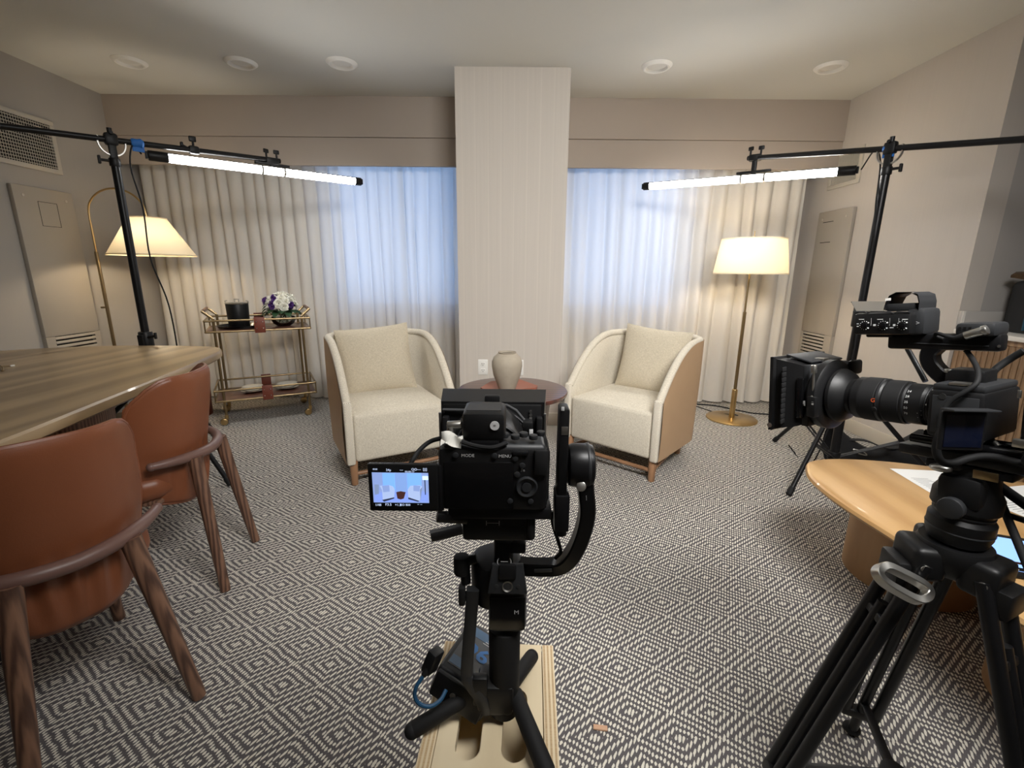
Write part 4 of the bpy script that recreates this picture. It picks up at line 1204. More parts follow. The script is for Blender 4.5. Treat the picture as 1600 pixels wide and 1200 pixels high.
obj('inner_floor', MB().bb((-ix, -hy+.03, ZB-.06), (ix, hy-.03, ZB-.05)), M['ply'], abx, True)

# ---- gimbal
GY = .552
gm = thing('gimbal_stabilizer', 'black handheld gimbal standing on its mini tripod on the apple box', 'gimbal', (-.027, GY, ZB))
def pxbox(mb, x0, y0, x1, y1, yf, dep, bev=.002):
    """box whose face towards the photographer spans two measured corners at distance yf"""
    a, b = ay(x0, y1, yf), ay(x1, y0, yf)
    return mb.bb((a.x, yf, a.z), (b.x, yf+dep, b.z), bev)
hc = ay(788, 1040, GY)
hb, ht = ay(788, 1100, GY), ay(789, 985, GY)
obj('handle', MB().cyl((hc.x, GY, hb.z-.01), (hc.x, GY, ht.z+.008), .0215, .0225, seg=28, bev=.003), M['rubber'], gm)
hub = ay(765, 1112, GY-.005)
obj('tripod_hub', MB().box((hc.x-.012, GY, ZB+.045), (.052, .046, .05), None, .007), M['blk'], gm)
for tip, base, r in (((640, 1144), (745, 1122), .0115), ((832, 1024), (792, 1095), .0115), ((858, 1216), (802, 1125), .0125)):
    b_ = ay(base[0], base[1], GY); tpz = az(tip[0], tip[1], ZB+.0125)
    b_ = V(b_.x, GY, ZB+.042)
    d = (tpz-b_).normalized()
    lg = obj('tripod_leg', MB().cyl(b_, tpz-d*.004, r*.92, r, seg=18, bev=.004), M['rubber'], gm)
    obj('foot', MB().sph(tpz-d*.004, r*.98, u=14, v=8), M['rubber'], lg)
# grip head with display, screw plate
m = MB(); pxbox(m, 763, 928, 823, 990, GY-.024, .046, .008); obj('grip_head', m, M['blk'], gm)
m = MB(); pxbox(m, 765, 934, 821, 984, GY-.0252, .0015, .0006); obj('display', m, M['blk_gloss'], gm)
p = ay(807, 957, GY-.0262); text('mode_letter', 'M', .009, p, (1, 0, 0), (0, 0, 1), M['mark'], gm)
a0, a1 = ay(766, 926, GY-.030), ay(812, 881, GY-.024)
nx = V(1, 0, 0); up = (V(0, a1.y, a1.z)-V(0, a0.y, a0.z)); upn = up.normalized(); nn = nx.cross(upn)
ct_ = V((ay(766, 924, GY-.027).x+ay(820, 924, GY-.027).x)/2, (a0.y+a1.y)/2, (a0.z+a1.z)/2)
Rp = Matrix((nx, upn, nn)).transposed()
obj('screw_plate', MB().prism([(-.026, -up.length/2), (.026, -up.length/2), (.020, up.length/2), (-.020, up.length/2)], .008, ct_-nn*.004, Rp, .002), M['gry'], gm)
sc_ = ct_-upn*(up.length*.22)+nn*.0045
obj('screw_ring', MB().lathe([(.0052, 0), (.0070, .0012), (.0072, 0), (.0052, 0)], sc_, nn, 22, cap=False), M['chrome'], gm)
obj('screw_hole', MB().cyl(sc_-nn*.001, sc_+nn*.0004, .005, seg=18).cyl(sc_+nx*.014-nn*.001, sc_+nx*.014+nn*.0003, .0025, seg=10).cyl(sc_-nx*.014-nn*.001, sc_-nx*.014+nn*.0003, .0025, seg=10), M['slot'], gm)
obj('thumb_clip', MB().box(ct_+upn*.012+nn*.005, (.022, .02, .006), Rp, .002), M['blk'], gm)
# pan motor under the head
pm0, pm1 = ay(775, 930, GY+.014), ay(775, 868, GY+.014)
obj('pan_motor', MB().cyl((pm0.x, GY+.014, pm0.z), (pm0.x, GY+.014, pm1.z), .034, .035, seg=36, bev=.005), M['blk'], gm)
text('motor_mark', '( — )', .009, ay(788, 877, GY-.0255), (1, 0, 0), (0, .3, 1), M['mark'], gm)
# roll arm: from the pan motor right, bends up to the tilt motor
pts = [ay(800, 884, GY+.01), ay(850, 886, GY+.005), ay(875, 883, GY), ay(893, 868, GY-.01), ay(908, 838, GY-.02), ay(917, 800, GY-.03), ay(915, 765, GY-.035), ay(913, 742, GY-.035)]
obj('roll_arm', MB().tube(pts, .011, flat=(.0095, .0105), up=(0, 1, 0)), M['blk_metal'], gm)
a_ = [ay(843, 892, GY-.009), ay(862, 892, GY-.010)]
obj('arm_slot', MB().tube([ay(835, 892, GY-.0085), ay(862, 891, GY-.0105)], .0025, 8, smooth=False), M['slot'], gm)
# motor right of the camera
p0 = ay(894, 742, .505); p1 = ay(926, 742, .505)
obj('tilt_motor', MB().cyl((p0.x-.004, .525, p0.z+.004), (p1.x+.004, .525, p0.z+.004), .0265, .0265, seg=36, bev=.006), M['blk_metal'], gm)
obj('motor_ring', MB().lathe([(.0266, 0), (.0271, .001), (.0271, .003), (.0266, .004)], (p1.x-.006, .525, p0.z+.004), (1, 0, 0), 36, cap=False), M['gry'], gm)
obj('lock_knob', MB().cyl(ay(908, 760, GY-.045), ay(908, 760, GY-.053), .006, seg=14, bev=.001), M['chrome'], gm)
text('motor_logo', '---', .007, ay(917, 778, GY-.0455), (.1, 0, -1), (1, 0, 0), M['mark'], gm)
# tall side arm
m = MB(); pxbox(m, 870, 640, 891, 790, .505, .028, .002); obj('tilt_arm', m, M['blk'], gm)
m = MB(); pxbox(m, 866, 776, 891, 832, .502, .03, .002); obj('arm_clamp', m, M['blk_metal'], gm)
m = MB(); q0, q1 = ay(877, 835, .515), ay(877, 800, .515); m.cyl(q0, q1, .0065, seg=16, bev=.001); obj('arm_post', m, M['rubber'], gm)
m = MB(); pxbox(m, 877, 667, 888, 680, .5045, .0006, .0002); obj('arm_latch', m, M['chrome'], gm)
m = MB(); pxbox(m, 877, 636, 882, 642, .5044, .0006, .0001); obj('level_mark', m, M['mark'], gm)
# platform under the camera
m = MB(); pxbox(m, 700, 796, 862, 811, .505, .05, .002); obj('quick_plate', m, M['blk_metal'], gm)
m = MB(); pxbox(m, 722, 809, 834, 846, .515, .05, .005); obj('plate_base', m, M['blk'], gm)
m = MB(); pxbox(m, 823, 811, 837, 846, .510, .03, .004); obj('plate_knob', m, M['rubber'], gm)
for (a, b, c) in (((683, 807), (730, 810), .505), ((673, 838), (722, 826), .505)):
    P0, P1 = ay(a[0], a[1], c), ay(b[0], b[1], c+.01)
    obj('plate_lever', MB().tube([P0, P0.lerp(P1, .5), P1], .005, smooth=False, flat=(.006, .0045), up=(0, 1, 0)), M['blk'], gm)
m = MB(); c0, c1_ = ay(787, 878, .545), ay(787, 842, .545); m.cyl(c0, c1_, .013, seg=20, bev=.002); pxbox(m, 795, 850, 822, 866, .535, .03, .003); obj('neck', m, M['blk'], gm)
text('plate_logo', '|——|', .007, ay(770, 817, .5145), (1, 0, 0), (0, 0, 1), M['mark'], gm)
# side handle bracket on the left with its knobs
m = MB(); P = [ay(745, 872, .55), ay(728, 880, .548), ay(728, 910, .546)]; m.tube(P, .007, 10); obj('bracket_link', m, M['blk'], gm)
m = MB(); k0 = ay(721, 882, .545); m.cyl(k0+V(0, 0, -.013), k0+V(0, 0, .013), .0105, seg=18, bev=.002); obj('bracket_knob', m, M['rubber'], gm)
m = MB(); k0 = ay(722, 929, .54); m.cyl(k0+V(.004, 0, 0), k0+V(.022, 0, 0), .005, seg=12).box(k0, (.009, .014, .028), None, .003); obj('wing_knob', m, M['rubber'], gm)
P = [ay(739, 920, .54), ay(737, 950, .54), ay(730, 1040, .538), ay(733, 1062, .535), ay(752, 1090, .532), ay(758, 1112, .535)]
obj('battery_bracket', MB().tube(P, .008, n=4, flat=(.0085, .006), up=(0, 1, 0)), M['gry'], gm)
m = MB(); pxbox(m, 738, 1062, 762, 1105, .527, .014, .004); obj('bracket_foot', m, M['blk'], gm)

# ---- battery with its blue cable
A_, B_, C_ = ad(735, 968, .795), ad(686, 1038, .68), ad(766, 1091, .659)
e1 = (A_-B_); e2 = (C_-B_); l1, l2 = e1.length, e2.length
e1.normalize(); e2 = (e2-e1*e2.dot(e1)).normalized(); e3 = e1.cross(e2)
if e3.z < 0: e3 = -e3
l1, l2 = .121, .088
bt = thing('battery_pack', 'dark grey camera battery pack with a blue numbered label, leaning on the gimbal', 'battery', (B_.x, B_.y, ZB))
Rb = Matrix((e2, e1, e3)).transposed()
cb = B_+e1*l1/2+e2*l2/2
obj('body', MB().box(cb-e3*.024, (l2, l1, .048), Rb, .006, 3), M['gry'], bt)
obj('side_plate', MB().box(cb-e3*.024-e1*(l1/2+.003), (l2-.006, .010, .042), Rb, .003), M['blk'], bt)
obj('label', MB().box(cb+e3*.0003+e1*.002, (l2-.016, l1-.022, .0008), Rb), M['label'], bt)
obj('label_band', MB().box(cb+e3*.0008+e1*(l1*.33), (l2-.02, .020, .0005), Rb).box(cb+e3*.0008-e1*(l1*.30)-e2*.02, (.03, .018, .0005), Rb), M['label2'], bt)
xd, yd = e2, e1
text('label_number', '96', .040, apl(745, 1021, cb+e3*.0014, e3), xd, yd, M['blue'], bt, bold=.0012)
for k in range(3): obj('label_line', MB().box(cb+e3*.0012+e1*(.026+.005*k)+e2*.01, (.03-.006*k, .0018, .0004), Rb), M['mark'], bt)
obj('label_line', MB().box(cb+e3*.0012-e1*.045+e2*.012, (.03, .0022, .0004), Rb), M['mark'], bt)
q = cb-e3*.024-e1*(l1/2+.008)-e2*.006
obj('screw', MB().cyl(q, q-e1*.0015, .0045, seg=16), M['chrome'], bt)
pl = ad(676, 1032, .655)
obj('plug', MB().box(pl, (.016, .022, .034), frame_from((.35, .1, .9), (1, -.6, 0)), .003).cyl(ad(670, 1044, .65), ad(661, 1056, .645), .0055, .004, seg=12), M['blk'], bt)
obj('plug_cable', MB().tube([ad(662, 1055, .645), ad(651, 1072, .64), ad(648, 1088, .64), ad(656, 1100, .64), ad(672, 1104, .642), ad(688, 1094, .65), ad(697, 1078, .66)], .0028, 8), M['cyan'], bt)

# ---- mirrorless camera on the gimbal
CY_ = .500
cm = thing('mirrorless_camera', 'black mirrorless camera with open side screen and matte box on the gimbal', 'camera', ay(770, 797, CY_))
m = MB(); pxbox(m, 686, 702, 858, 798, CY_, .044, .007); obj('body', m, M['blk'], cm)
m = MB(); a, b = ay(690, 704, CY_+.004), ay(855, 692, CY_+.004)
m.box(((a.x+b.x)/2, CY_+.022, a.z+.003), (b.x-a.x, .040, .010), None, .004, taper=(.96, .8)); obj('top_plate', m, M['gry'], cm)
m = MB(); pxbox(m, 838, 698, 861, 800, CY_+.006, .065, .012); obj('grip', m, M['rubber'], cm)
m = MB(); pxbox(m, 695, 723, 803, 795, CY_-.0012, .002, .001); obj('screen_well', m, M['blk_gloss'], cm)
m = MB(); pxbox(m, 834, 704, 857, 745, CY_-.004, .006, .003); obj('thumb_rest', m, M['rubber'], cm)
c = ay(823, 761, CY_-.001)
obj('control_wheel', MB().lathe([(.0065, 0), (.0115, .0022), (.0125, .0016), (.013, -.001)], c, (0, -1, 0), 30, cap=False).cyl(c, c+V(0, -.002, 0), .0058, seg=20), M['gry'], cm)
for px, py in ((773, 712), (805, 716), (808, 741), (816, 727), (797, 782), (829, 783), (712, 711)):
    q = ay(px, py, CY_); obj('button', MB().cyl(q, q+V(0, -.002, 0), .0035, seg=14, bev=.0006), M['gry'], cm)
for px, py, s_ in ((727, 712, 'MODE'), (781, 713, 'MENU')): text('lettering', s_, .0054, ay(px+(8 if px > 760 else 4), py, CY_-.0005), (1, 0, 0), (0, 0, 1), M['mark'], cm)
text('lettering', 'Fn', .005, ay(817, 735, CY_-.0005), (1, 0, 0), (0, 0, 1), M['mark'], cm)
for px, yy in ((805, .512), (818, .520), (833, .512), (788, .517), (845, .525)):
    q = ay(px, 692, yy); zt_ = ay(760, 700, CY_).z+.007
    obj('top_button', MB().cyl((q.x, yy, zt_), (q.x, yy, zt_+.0055), .0052, seg=16, bev=.001), M['gry'], cm)
m = MB(); pxbox(m, 800, 706, 826, 713, CY_-.003, .006, .002); obj('rear_dial', m, M['blk_metal'], cm)
# side screen
sA, sB = ay(578, 799, .495), ay(683, 725, .498)
sx = V(sB.x-sA.x, .004, 0.0014); 
scr = obj('flip_screen', MB().box(((sA.x+sB.x)/2, .499, (sA.z+sB.z)/2), (sB.x-sA.x, .007, sB.z-sA.z), None, .0018), M['blk'], cm)
SY = .4952
def spx(x, y, dy=0): return ay(x, y, SY-dy)
def sbox(x0, y0, x1, y1, mat, name='picture', dy=0.0002, par=None):
    m = MB(); a, b = spx(x0, y1, dy), spx(x1, y0, dy); m.bb((a.x, SY-dy-.0001, a.z), (b.x, SY-dy, b.z)); return obj(name, m, mat, par or scr, smooth=False)
def spoly(pts, mat, name='picture', dy=.0004):
    m = MB(); P = [spx(x, y, dy) for x, y in pts]; m.bm.faces.new([m.bm.verts.new(p) for p in P]); return obj(name, m, mat, scr, smooth=False)
E_ = lambda n, r, g, b, s=.62: emit(n, lin(r, g, b), s)
e_wall, e_win, e_col, e_floor, e_chair, e_chs, e_tab, e_lamp, e_txt, e_dk = (E_('screen_wall', 122, 142, 190), E_('screen_curtain', 112, 160, 250), E_('screen_column', 116, 146, 200), E_('screen_floor', 110, 124, 162),
    E_('screen_chair', 150, 168, 205), E_('screen_chair_shade', 112, 128, 160), E_('screen_table', 60, 36, 34), E_('screen_lamp', 196, 226, 250), E_('screen_text', 190, 205, 235), E_('screen_dark', 40, 46, 66))
sbox(584, 739, 669, 785, e_wall)
sbox(599, 739.5, 616.5, 766, e_win, dy=.0003); sbox(637, 739.5, 658, 766, e_win, dy=.0003); sbox(617, 739.5, 636, 768, e_col, dy=.0003)
spoly([(585, 773), (600, 767), (655, 767), (669, 770), (669, 784.5), (585, 784.5)], e_floor, dy=.0003)
spoly([(593, 759), (597, 766), (598, 781), (616, 777), (617, 765), (614, 760), (608, 758)], e_chair, dy=.0005)
spoly([(597, 759), (608, 757.5), (609, 768), (599, 769)], e_wall, dy=.0006)
spoly([(597, 781), (616, 777), (616, 779), (600, 784)], e_dk, dy=.0005)
spoly([(637, 765), (641, 759), (656, 758), (660, 761), (656, 783), (638, 777)], e_chair, dy=.0005)
spoly([(646, 758), (657, 759), (655, 768), (646, 767)], e_wall, dy=.0006)
spoly([(656, 765), (660, 760.5), (657, 783)], e_chs, dy=.0006)
spoly([(638, 777), (656, 783), (653, 784), (638, 780)], e_dk, dy=.0005)
spoly([(619, 769), (626, 767.5), (634, 769), (631, 779), (626, 780.5), (621, 779)], e_tab, dy=.0006)
sbox(660, 744, 669, 750, e_lamp, dy=.0005); sbox(664, 750, 664.6, 773, e_dk, dy=.0005)
spoly([(585, 757), (592, 757), (592, 772), (586, 773)], e_chs, dy=.0005)
for x, y, s_, z in ((607, 734.5, '24p', .004), (627, 734.3, '---', .004), (650, 733.7, 'OO—', .0042), (664, 733.5, '[||]', .0042), (591, 789, '1/48', .0042), (607, 788.5, 'F3.5', .0045), (622, 789, '+1.3', .0042), (633, 789, 'ISO 800', .0038), (656, 788, '~ --', .0038), (586, 733.5, '==', .005), (640, 737.3, '00:00:17', .0032)):
    text('screen_text', s_, z, spx(x, y, .0006), (1, 0, 0), (0, 0, 1), e_txt, scr)
m = MB(); pxbox(m, 682, 727, 692, 800, .500, .012, .003); obj('screen_hinge', m, M['blk_metal'], cm)
# transmitter on top, connector, tissue
tx_ = obj('transmitter', (lambda m: (pxbox(m, 721, 646, 790, 692, .505, .055, .007), m)[1])(MB()), M['blk'], cm)
m = MB(); a = ay(755, 645, .51); m.box((ay(756, 646, .515).x, .53, ay(756, 646, .505).z+.0003), (.04, .03, .0008), None); obj('transmitter_label', m, M['gry'], tx_)
c = ay(773, 665, .5045)
obj('transmitter_badge', MB().cyl(c, c+V(0, -.001, 0), .0054, seg=24), M['mark'], tx_); text('badge_mark', '=', .006, c+V(0, -.0013, 0), (1, 0, 0), (0, 0, 1), M['slot'], tx_)
m = MB(); m.cyl(ay(722, 664, .52), ay(699, 665, .52), .0055, seg=16, bev=.001).cyl(ay(704, 664, .52), ay(706, 683, .515), .0048, .004, seg=12); obj('connector', m, M['chrome'], tx_)
m = MB(); P = [ay(688, 702, .4985), ay(690, 681, .508), ay(706, 679, .514), ay(724, 683, .508), ay(720, 703, .4985)]
def tis(u, v):
    a = P[0].lerp(P[1], v); b = P[4].lerp(P[3], v); q = a.lerp(b, u); return q+V(0, .003*math.sin(9*u+4*v), .003*math.sin(7*v+5*u)+.004)
m.grid(tis, 10, 8); o_ = obj('tissue_scrap', m, M['tissue'], sharp=180); rebase(o_, P[0]); tag(o_, 'crumpled pale tissue scrap stuck on the gimbal camera top', 'tissue')
obj('shoe_plate', (lambda m: (pxbox(m, 735, 688, 780, 704, .506, .04, .002), m)[1])(MB()), M['blk_metal'], cm)
obj('camera_cable', MB().tube([ay(692, 684, .525), ay(672, 690, .528), ay(655, 704, .52), ay(643, 722, .508), ay(638, 734, .512), ay(650, 745, .515), ay(684, 750, .512)], .0028, 8), M['rubber'], cm)
obj('camera_cable', MB().tube([ay(720, 690, .502), ay(745, 697, .50), ay(770, 699, .499), ay(792, 692, .505)], .0026, 8), M['rubber'], cm)
m = MB(); m.tube([ay(862, 706, .53), ay(868, 690, .535), ay(872, 680, .54)], .002, 6)
obj('camera_cable', MB().tube([ay(862, 800, .53), ay(864, 820, .53), ay(872, 845, .535), ay(876, 862, .54), ay(868, 872, .55)], .0025, 6), M['rubber'], cm)
# lens and matte box
lc = ay(767, 712, .55)
obj('lens', MB().lathe([(.030, 0), (.036, .008), (.040, .03), (.040, .06), (.043, .065), (.043, .085)], (lc.x, .544, lc.z), (0, 1, 0), 44).lathe([(.0405, .012), (.0422, .014), (.0422, .027), (.0405, .029)], (lc.x, .544, lc.z), (0, 1, 0), 44, cap=False), M['blk'], cm)
lcm = ay(767, 700, .63)
mbx = obj('matte_box', MB().lathe([(.048, 0), (.060, 0), (.062, .004), (.062, .014), (.048, .014), (.048, 0)], (lcm.x, .626, lcm.z), (0, 1, 0), 48, cap=False), M['blk'], cm)
yb_ = .645
fr = MB(); a, b = ay(689, 627, yb_), ay(851, 627, yb_)
w_ = b.x-a.x; zc_ = a.z; hgt = .125; cxm = (a.x+b.x)/2
def hollow(y0, y1, w0, h0, w1, h1, tk, cz):
    m = MB()
    for (sx, sz, kw) in ((0, 1, 0), (0, -1, 0), (1, 0, 1), (-1, 0, 1)):
        def cornr(w, h, y, i):
            X_, Z_ = w/2, h/2
            if kw == 0: s = 1 if i in (1, 2) else -1; zz = sz*(Z_ if i < 2 or True else Z_); return V(cxm+s*X_, y, cz+sz*Z_)
            s = 1 if i in (1, 2) else -1; return V(cxm+sx*X_, y, cz+s*Z_)
        o1 = [cornr(w0, h0, y0, 0), cornr(w0, h0, y0, 1), cornr(w1, h1, y1, 1), cornr(w1, h1, y1, 0)]
        i1 = [cornr(w0-2*tk, h0-2*tk, y0, 0), cornr(w0-2*tk, h0-2*tk, y0, 1), cornr(w1-2*tk, h1-2*tk, y1, 1), cornr(w1-2*tk, h1-2*tk, y1, 0)]
        m.quad(*o1); m.quad(*i1[::-1]); m.quad(o1[0], o1[1], i1[1], i1[0]); m.quad(o1[2], o1[3], i1[3], i1[2])
    bmesh.ops.remove_doubles(m.bm, verts=m.bm.verts, dist=.0002)
    return m
czm = zc_-hgt/2
obj('hood', hollow(yb_, yb_+.06, w_, hgt, w_+.012, hgt+.008, .004, czm), M['blk'], mbx, sharp=20)
bk = MB().bb((a.x+.004, yb_-.002, czm-hgt/2+.004), (b.x-.004, yb_+.004, zc_-.003), .003)
P = [(-w_/2+.006, 0), (w_/2-.006, 0), (w_/2-.006, .008), (w_/2-.035, .010), (.022, .020), (-.022, .020), (-.04, .012), (-w_/2+.006, .010)]
obj('back_plate', bk, M['blk'], mbx)
for s_ in (-1, 1):
    obj('side_rod', MB().cyl((cxm+s_*(w_/2+.001), yb_-.004, czm-.05), (cxm+s_*(w_/2+.001), yb_-.004, zc_-.016), .0022, seg=8), M['chrome'], mbx)
    obj('side_ear', MB().bb((cxm+s_*(w_/2-.012), yb_-.014, czm-.055), (cxm+s_*(w_/2-.003), yb_, zc_-.02), .002), M['blk'], mbx)
ytop = ay(770, 627, yb_).z
obj('top_rim', MB().tube([ay(692, 640, .64), ay(735, 641, .638), ay(748, 634, .638), ay(792, 633, .638), ay(806, 641, .638), ay(822, 660, .636), ay(830, 664, .634)], .0022, 8, smooth=False), M['edge'], mbx)
for rr in (.050, .057, .0605):
    obj('ring_edge', MB().lathe([(rr, 0), (rr+.0009, -.0012), (rr+.0018, 0)], (lcm.x, .6255, lcm.z), (0, 1, 0), 60, cap=False), M['edge'], mbx)
m = MB(); pxbox(m, 757, 619, 781, 636, .632, .010, .002); obj('top_latch', m, M['blk'], mbx)
m = MB(); pxbox(m, 759, 629, 779, 635, .6315, .0008, .0002); obj('latch_plate', m, M['chrome'], mbx)
for k in range(3):
    m = MB(); q = ay(829, 643+5*k, .643); m.cyl(q, q+V(0, -.002, 0), .0022, seg=8); obj('side_stud', m, M['chrome'], mbx)
m = MB(); pxbox(m, 815, 660, 833, 676, .622, .02, .003); obj('lock_lever', m, M['blk'], mbx)
m = MB(); pxbox(m, 827, 671, 833, 680, .6205, .0008, .0002); obj('lock_tag', m, M['mark'], mbx)

# ================================================================= CINEMA RIG ON A TRIPOD, RIGHT
U = V(-.45, .885, -.115).normalized(); R_ = U.cross(V(0, 0, 1)).normalized(); Wv = R_.cross(U)
MO = ad(1470, 635, .80)
RF = Matrix((R_, U, Wv)).transposed()
def rp(r, u, w): return MO+R_*r+U*u+Wv*w
NS = -R_            # the side of the rig that faces us
def rs(px, py, r):  # measured point on a plane parallel to the rig's near side, r to the right of the lens axis
    q = apl(px, py, MO+R_*r, R_)-MO
    return q.dot(R_), q.dot(U), q.dot(Wv)
def rsp(px, py, r): return apl(px, py, MO+R_*r, R_)
def rbox(mb, px0, py0, px1, py1, r, dep, bev=.003):
    """box in the rig frame whose near side spans two measured corners"""
    _, ua, wa = rs(px0, py1, r); _, ub, wb_ = rs(px1, py0, r)
    return mb.box(rp(r+dep/2, (ua+ub)/2, (wa+wb_)/2), (dep, abs(ub-ua), abs(wb_-wa)), RF, bev)
rg = thing('cinema_camera', 'black cinema camera rig with a long lens and matte box on the right tripod', 'camera', rp(0, -.03, -.06))
# body
bd = obj('body', MB().box(rp(.018, -.036, -.004), (.135, .072, .080), RF, .007), M['blk'], rg)
obj('body_panel', MB().box(rp(-.0505, -.036, -.004), (.002, .058, .062), RF, .0008), M['gry'], bd)
obj('top_deck', MB().box(rp(.018, -.036, .040), (.125, .066, .012), RF, .004), M['gry'], bd)
obj('mount_ring', MB().lathe([(.031, -.002), (.036, 0), (.036, .006), (.032, .008)], MO, U, 36), M['blk_metal'], bd)
for (u, w, r) in ((-.020, .026, .005), (-.050, -.03, .0035), (-.028, .008, .0018)):
    obj('port', MB().cyl(rp(-.051, u, w), rp(-.0525, u, w), r, seg=14), M['chrome' if r < .004 else 'slot'], bd)
obj('side_switch', MB().box(rp(-.035, -.04, .047), (.02, .032, .004), RF, .001), M['chrome'], bd)
# lens
LP = [(.033, 0), (.033, .012), (.0365, .016), (.0365, .040), (.0385, .042), (.0385, .075), (.0405, .078), (.0405, .124), (.036, .130), (.034, .146)]
ln = obj('lens', MB().lathe(LP, MO, U, 56), M['blk'], rg, sharp=25)
obj('zoom_ring', MB().lathe([(.0387, .046)]+[x for k in range(11) for x in ((.0396, .047+.0025*k), (.0390, .0482+.0025*k))]+[(.0387, .074)], MO, U, 56, cap=False), M['rubber'], ln, sharp=80)
obj('focus_ring', MB().lathe([(.0407, .084)]+[x for k in range(11) for x in ((.0414, .085+.0025*k), (.0409, .0862+.0025*k))]+[(.0407, .113)], MO, U, 56, cap=False), M['rubber'], ln, sharp=80)
obj('silver_band', MB().lathe([(.0366, .0395), (.0371, .0405), (.0371, .0412), (.0366, .042)], MO, U, 56, cap=False).lathe([(.0333, .0095), (.0337, .0105), (.0333, .0115)], MO, U, 56, cap=False).lathe([(.0408, .0785), (.0411, .080), (.0408, .0815)], MO, U, 56, cap=False), M['gry'], ln)
def lenstext(s_, size, u, ang, rad, mat, name='lens_mark'):
    n_ = (-R_*math.cos(ang)+Wv*math.sin(ang)); t_ = (Wv*math.cos(ang)+R_*math.sin(ang))
    return text(name, s_, size, MO+U*u+n_*rad, -U, t_, mat, ln)
lenstext('G', .0105, .0795+.004, .10, .0419, M['orange'])
for k, s_ in enumerate(('24', '28', '35', '50', '70')): lenstext(s_, .006, .035, .75-.28*k, .0369, M['mark'])
for k in range(6): lenstext('-', .006, .0135+.0045*(k % 2), -.15-.12*k, .0348 if k % 2 == 0 else .0369, M['mark'])
obj('index_dot', MB().sph(rp(-.0335, .007, .006), .0016, u=8, v=6), M['mark'], ln)
obj('hold_button', MB().cyl(MO+U*.081-R_*.0400-Wv*.012, MO+U*.081-R_*.0418-Wv*.0125, .0045, seg=16, bev=.0008), M['rubber'], ln)
def rm(r, u, w): return rp(r, u+.016, w)
# matte box
mb2 = obj('matte_box', MB().lathe([(.034, .120), (.047, .128), (.054, .140), (.054, .146), (.048, .150), (.066, .152), (.0715, .156), (.0715, .170), (.066, .176), (.05, .178)], MO+U*.016, U, 60, cap=False), M['blk'], rg, sharp=30)
def rbx(w, h, u, dw=.008, dh=0): return [rm(dw-w/2, u, dh-h/2), rm(dw+w/2, u, dh-h/2), rm(dw+w/2, u, dh+h/2), rm(dw-w/2, u, dh+h/2)]
sec = [rbx(.118, .112, .172), rbx(.150, .132, .196), rbx(.172, .150, .232), rbx(.180, .158, .236), rbx(.180, .158, .243)]
m = MB(); rows = [[m.bm.verts.new(p) for p in s] for s in sec]
for i in range(len(rows)-1):
    for j in range(4): m.bm.faces.new((rows[i][j], rows[i][(j+1) % 4], rows[i+1][(j+1) % 4], rows[i+1][j]))
inn = [rbx(.170, .148, .243), rbx(.116, .100, .190)]
ri = [[m.bm.verts.new(p) for p in s] for s in inn]
for j in range(4):
    m.bm.faces.new((rows[-1][j], rows[-1][(j+1) % 4], ri[0][(j+1) % 4], ri[0][j])); m.bm.faces.new((ri[0][j], ri[0][(j+1) % 4], ri[1][(j+1) % 4], ri[1][j]))
m.bm.faces.new(rows[0])
bmesh.ops.bevel(m.bm, geom=[e for e in m.bm.edges if e.calc_face_angle(0) > .9], offset=.003, segments=2, affect='EDGES')
obj('hood', m, M['blk'], mb2, sharp=25)
# ribbed side wing and tray stage
wg = MB()
for k in range(11):
    f = k/10; wg.box(rm(-.0745, .214, -.055+.110*f), (.003, .036, .0095), frame_from(Wv, U+R_*-.28), .001)
obj('side_ribs', wg, M['rubber'], mb2)
obj('filter_stage', MB().box(rm(.008, .180, 0), (.136, .016, .128), RF, .004), M['gry'], mb2)
obj('stage_tray', MB().box(rm(-.066, .186, -.004), (.012, .014, .085), RF, .004), M['blk_gloss'], mb2)
obj('clamp_block', MB().box(rm(-.066, .160, -.018), (.016, .018, .042), RF, .003), M['blk'], mb2)
obj('lock_pin', MB().cyl(rm(-.068, .160, .002), rm(-.068, .160, .052), .0022, seg=10).cyl(rm(-.068, .160, .050), rm(-.068, .160, .066), .0055, seg=14, bev=.001).cyl(rm(-.068, .160, -.001), rm(-.068, .160, .008), .0055, .0025, seg=14), M['chrome'], mb2)
obj('top_flag_clip', MB().box(rm(.0, .20, .070), (.02, .05, .008), RF, .002), M['chrome'], mb2)
obj('top_flag', MB().box(rm(.01, .206, .0745), (.11, .055, .004), frame_from(Wv+U*-.25, R_), .0015), M['gry'], mb2)
obj('corner_stud', MB().cyl(rm(-.0835, .2385, -.068), rm(-.0855, .2385, -.068), .005, seg=14), M['chrome'], mb2)
obj('rear_ear', MB().box(rm(.06, .152, .052), (.045, .01, .03), RF, .006), M['blk'], mb2)
text('clamp_lettering', 'lllllll', .0068, rm(-.0745, .1725, -.012), Wv, U, M['mark'], mb2); text('clamp_lettering', 'lll l', .006, rm(-.0745, .156, -.010), Wv, U, M['mark'], mb2)
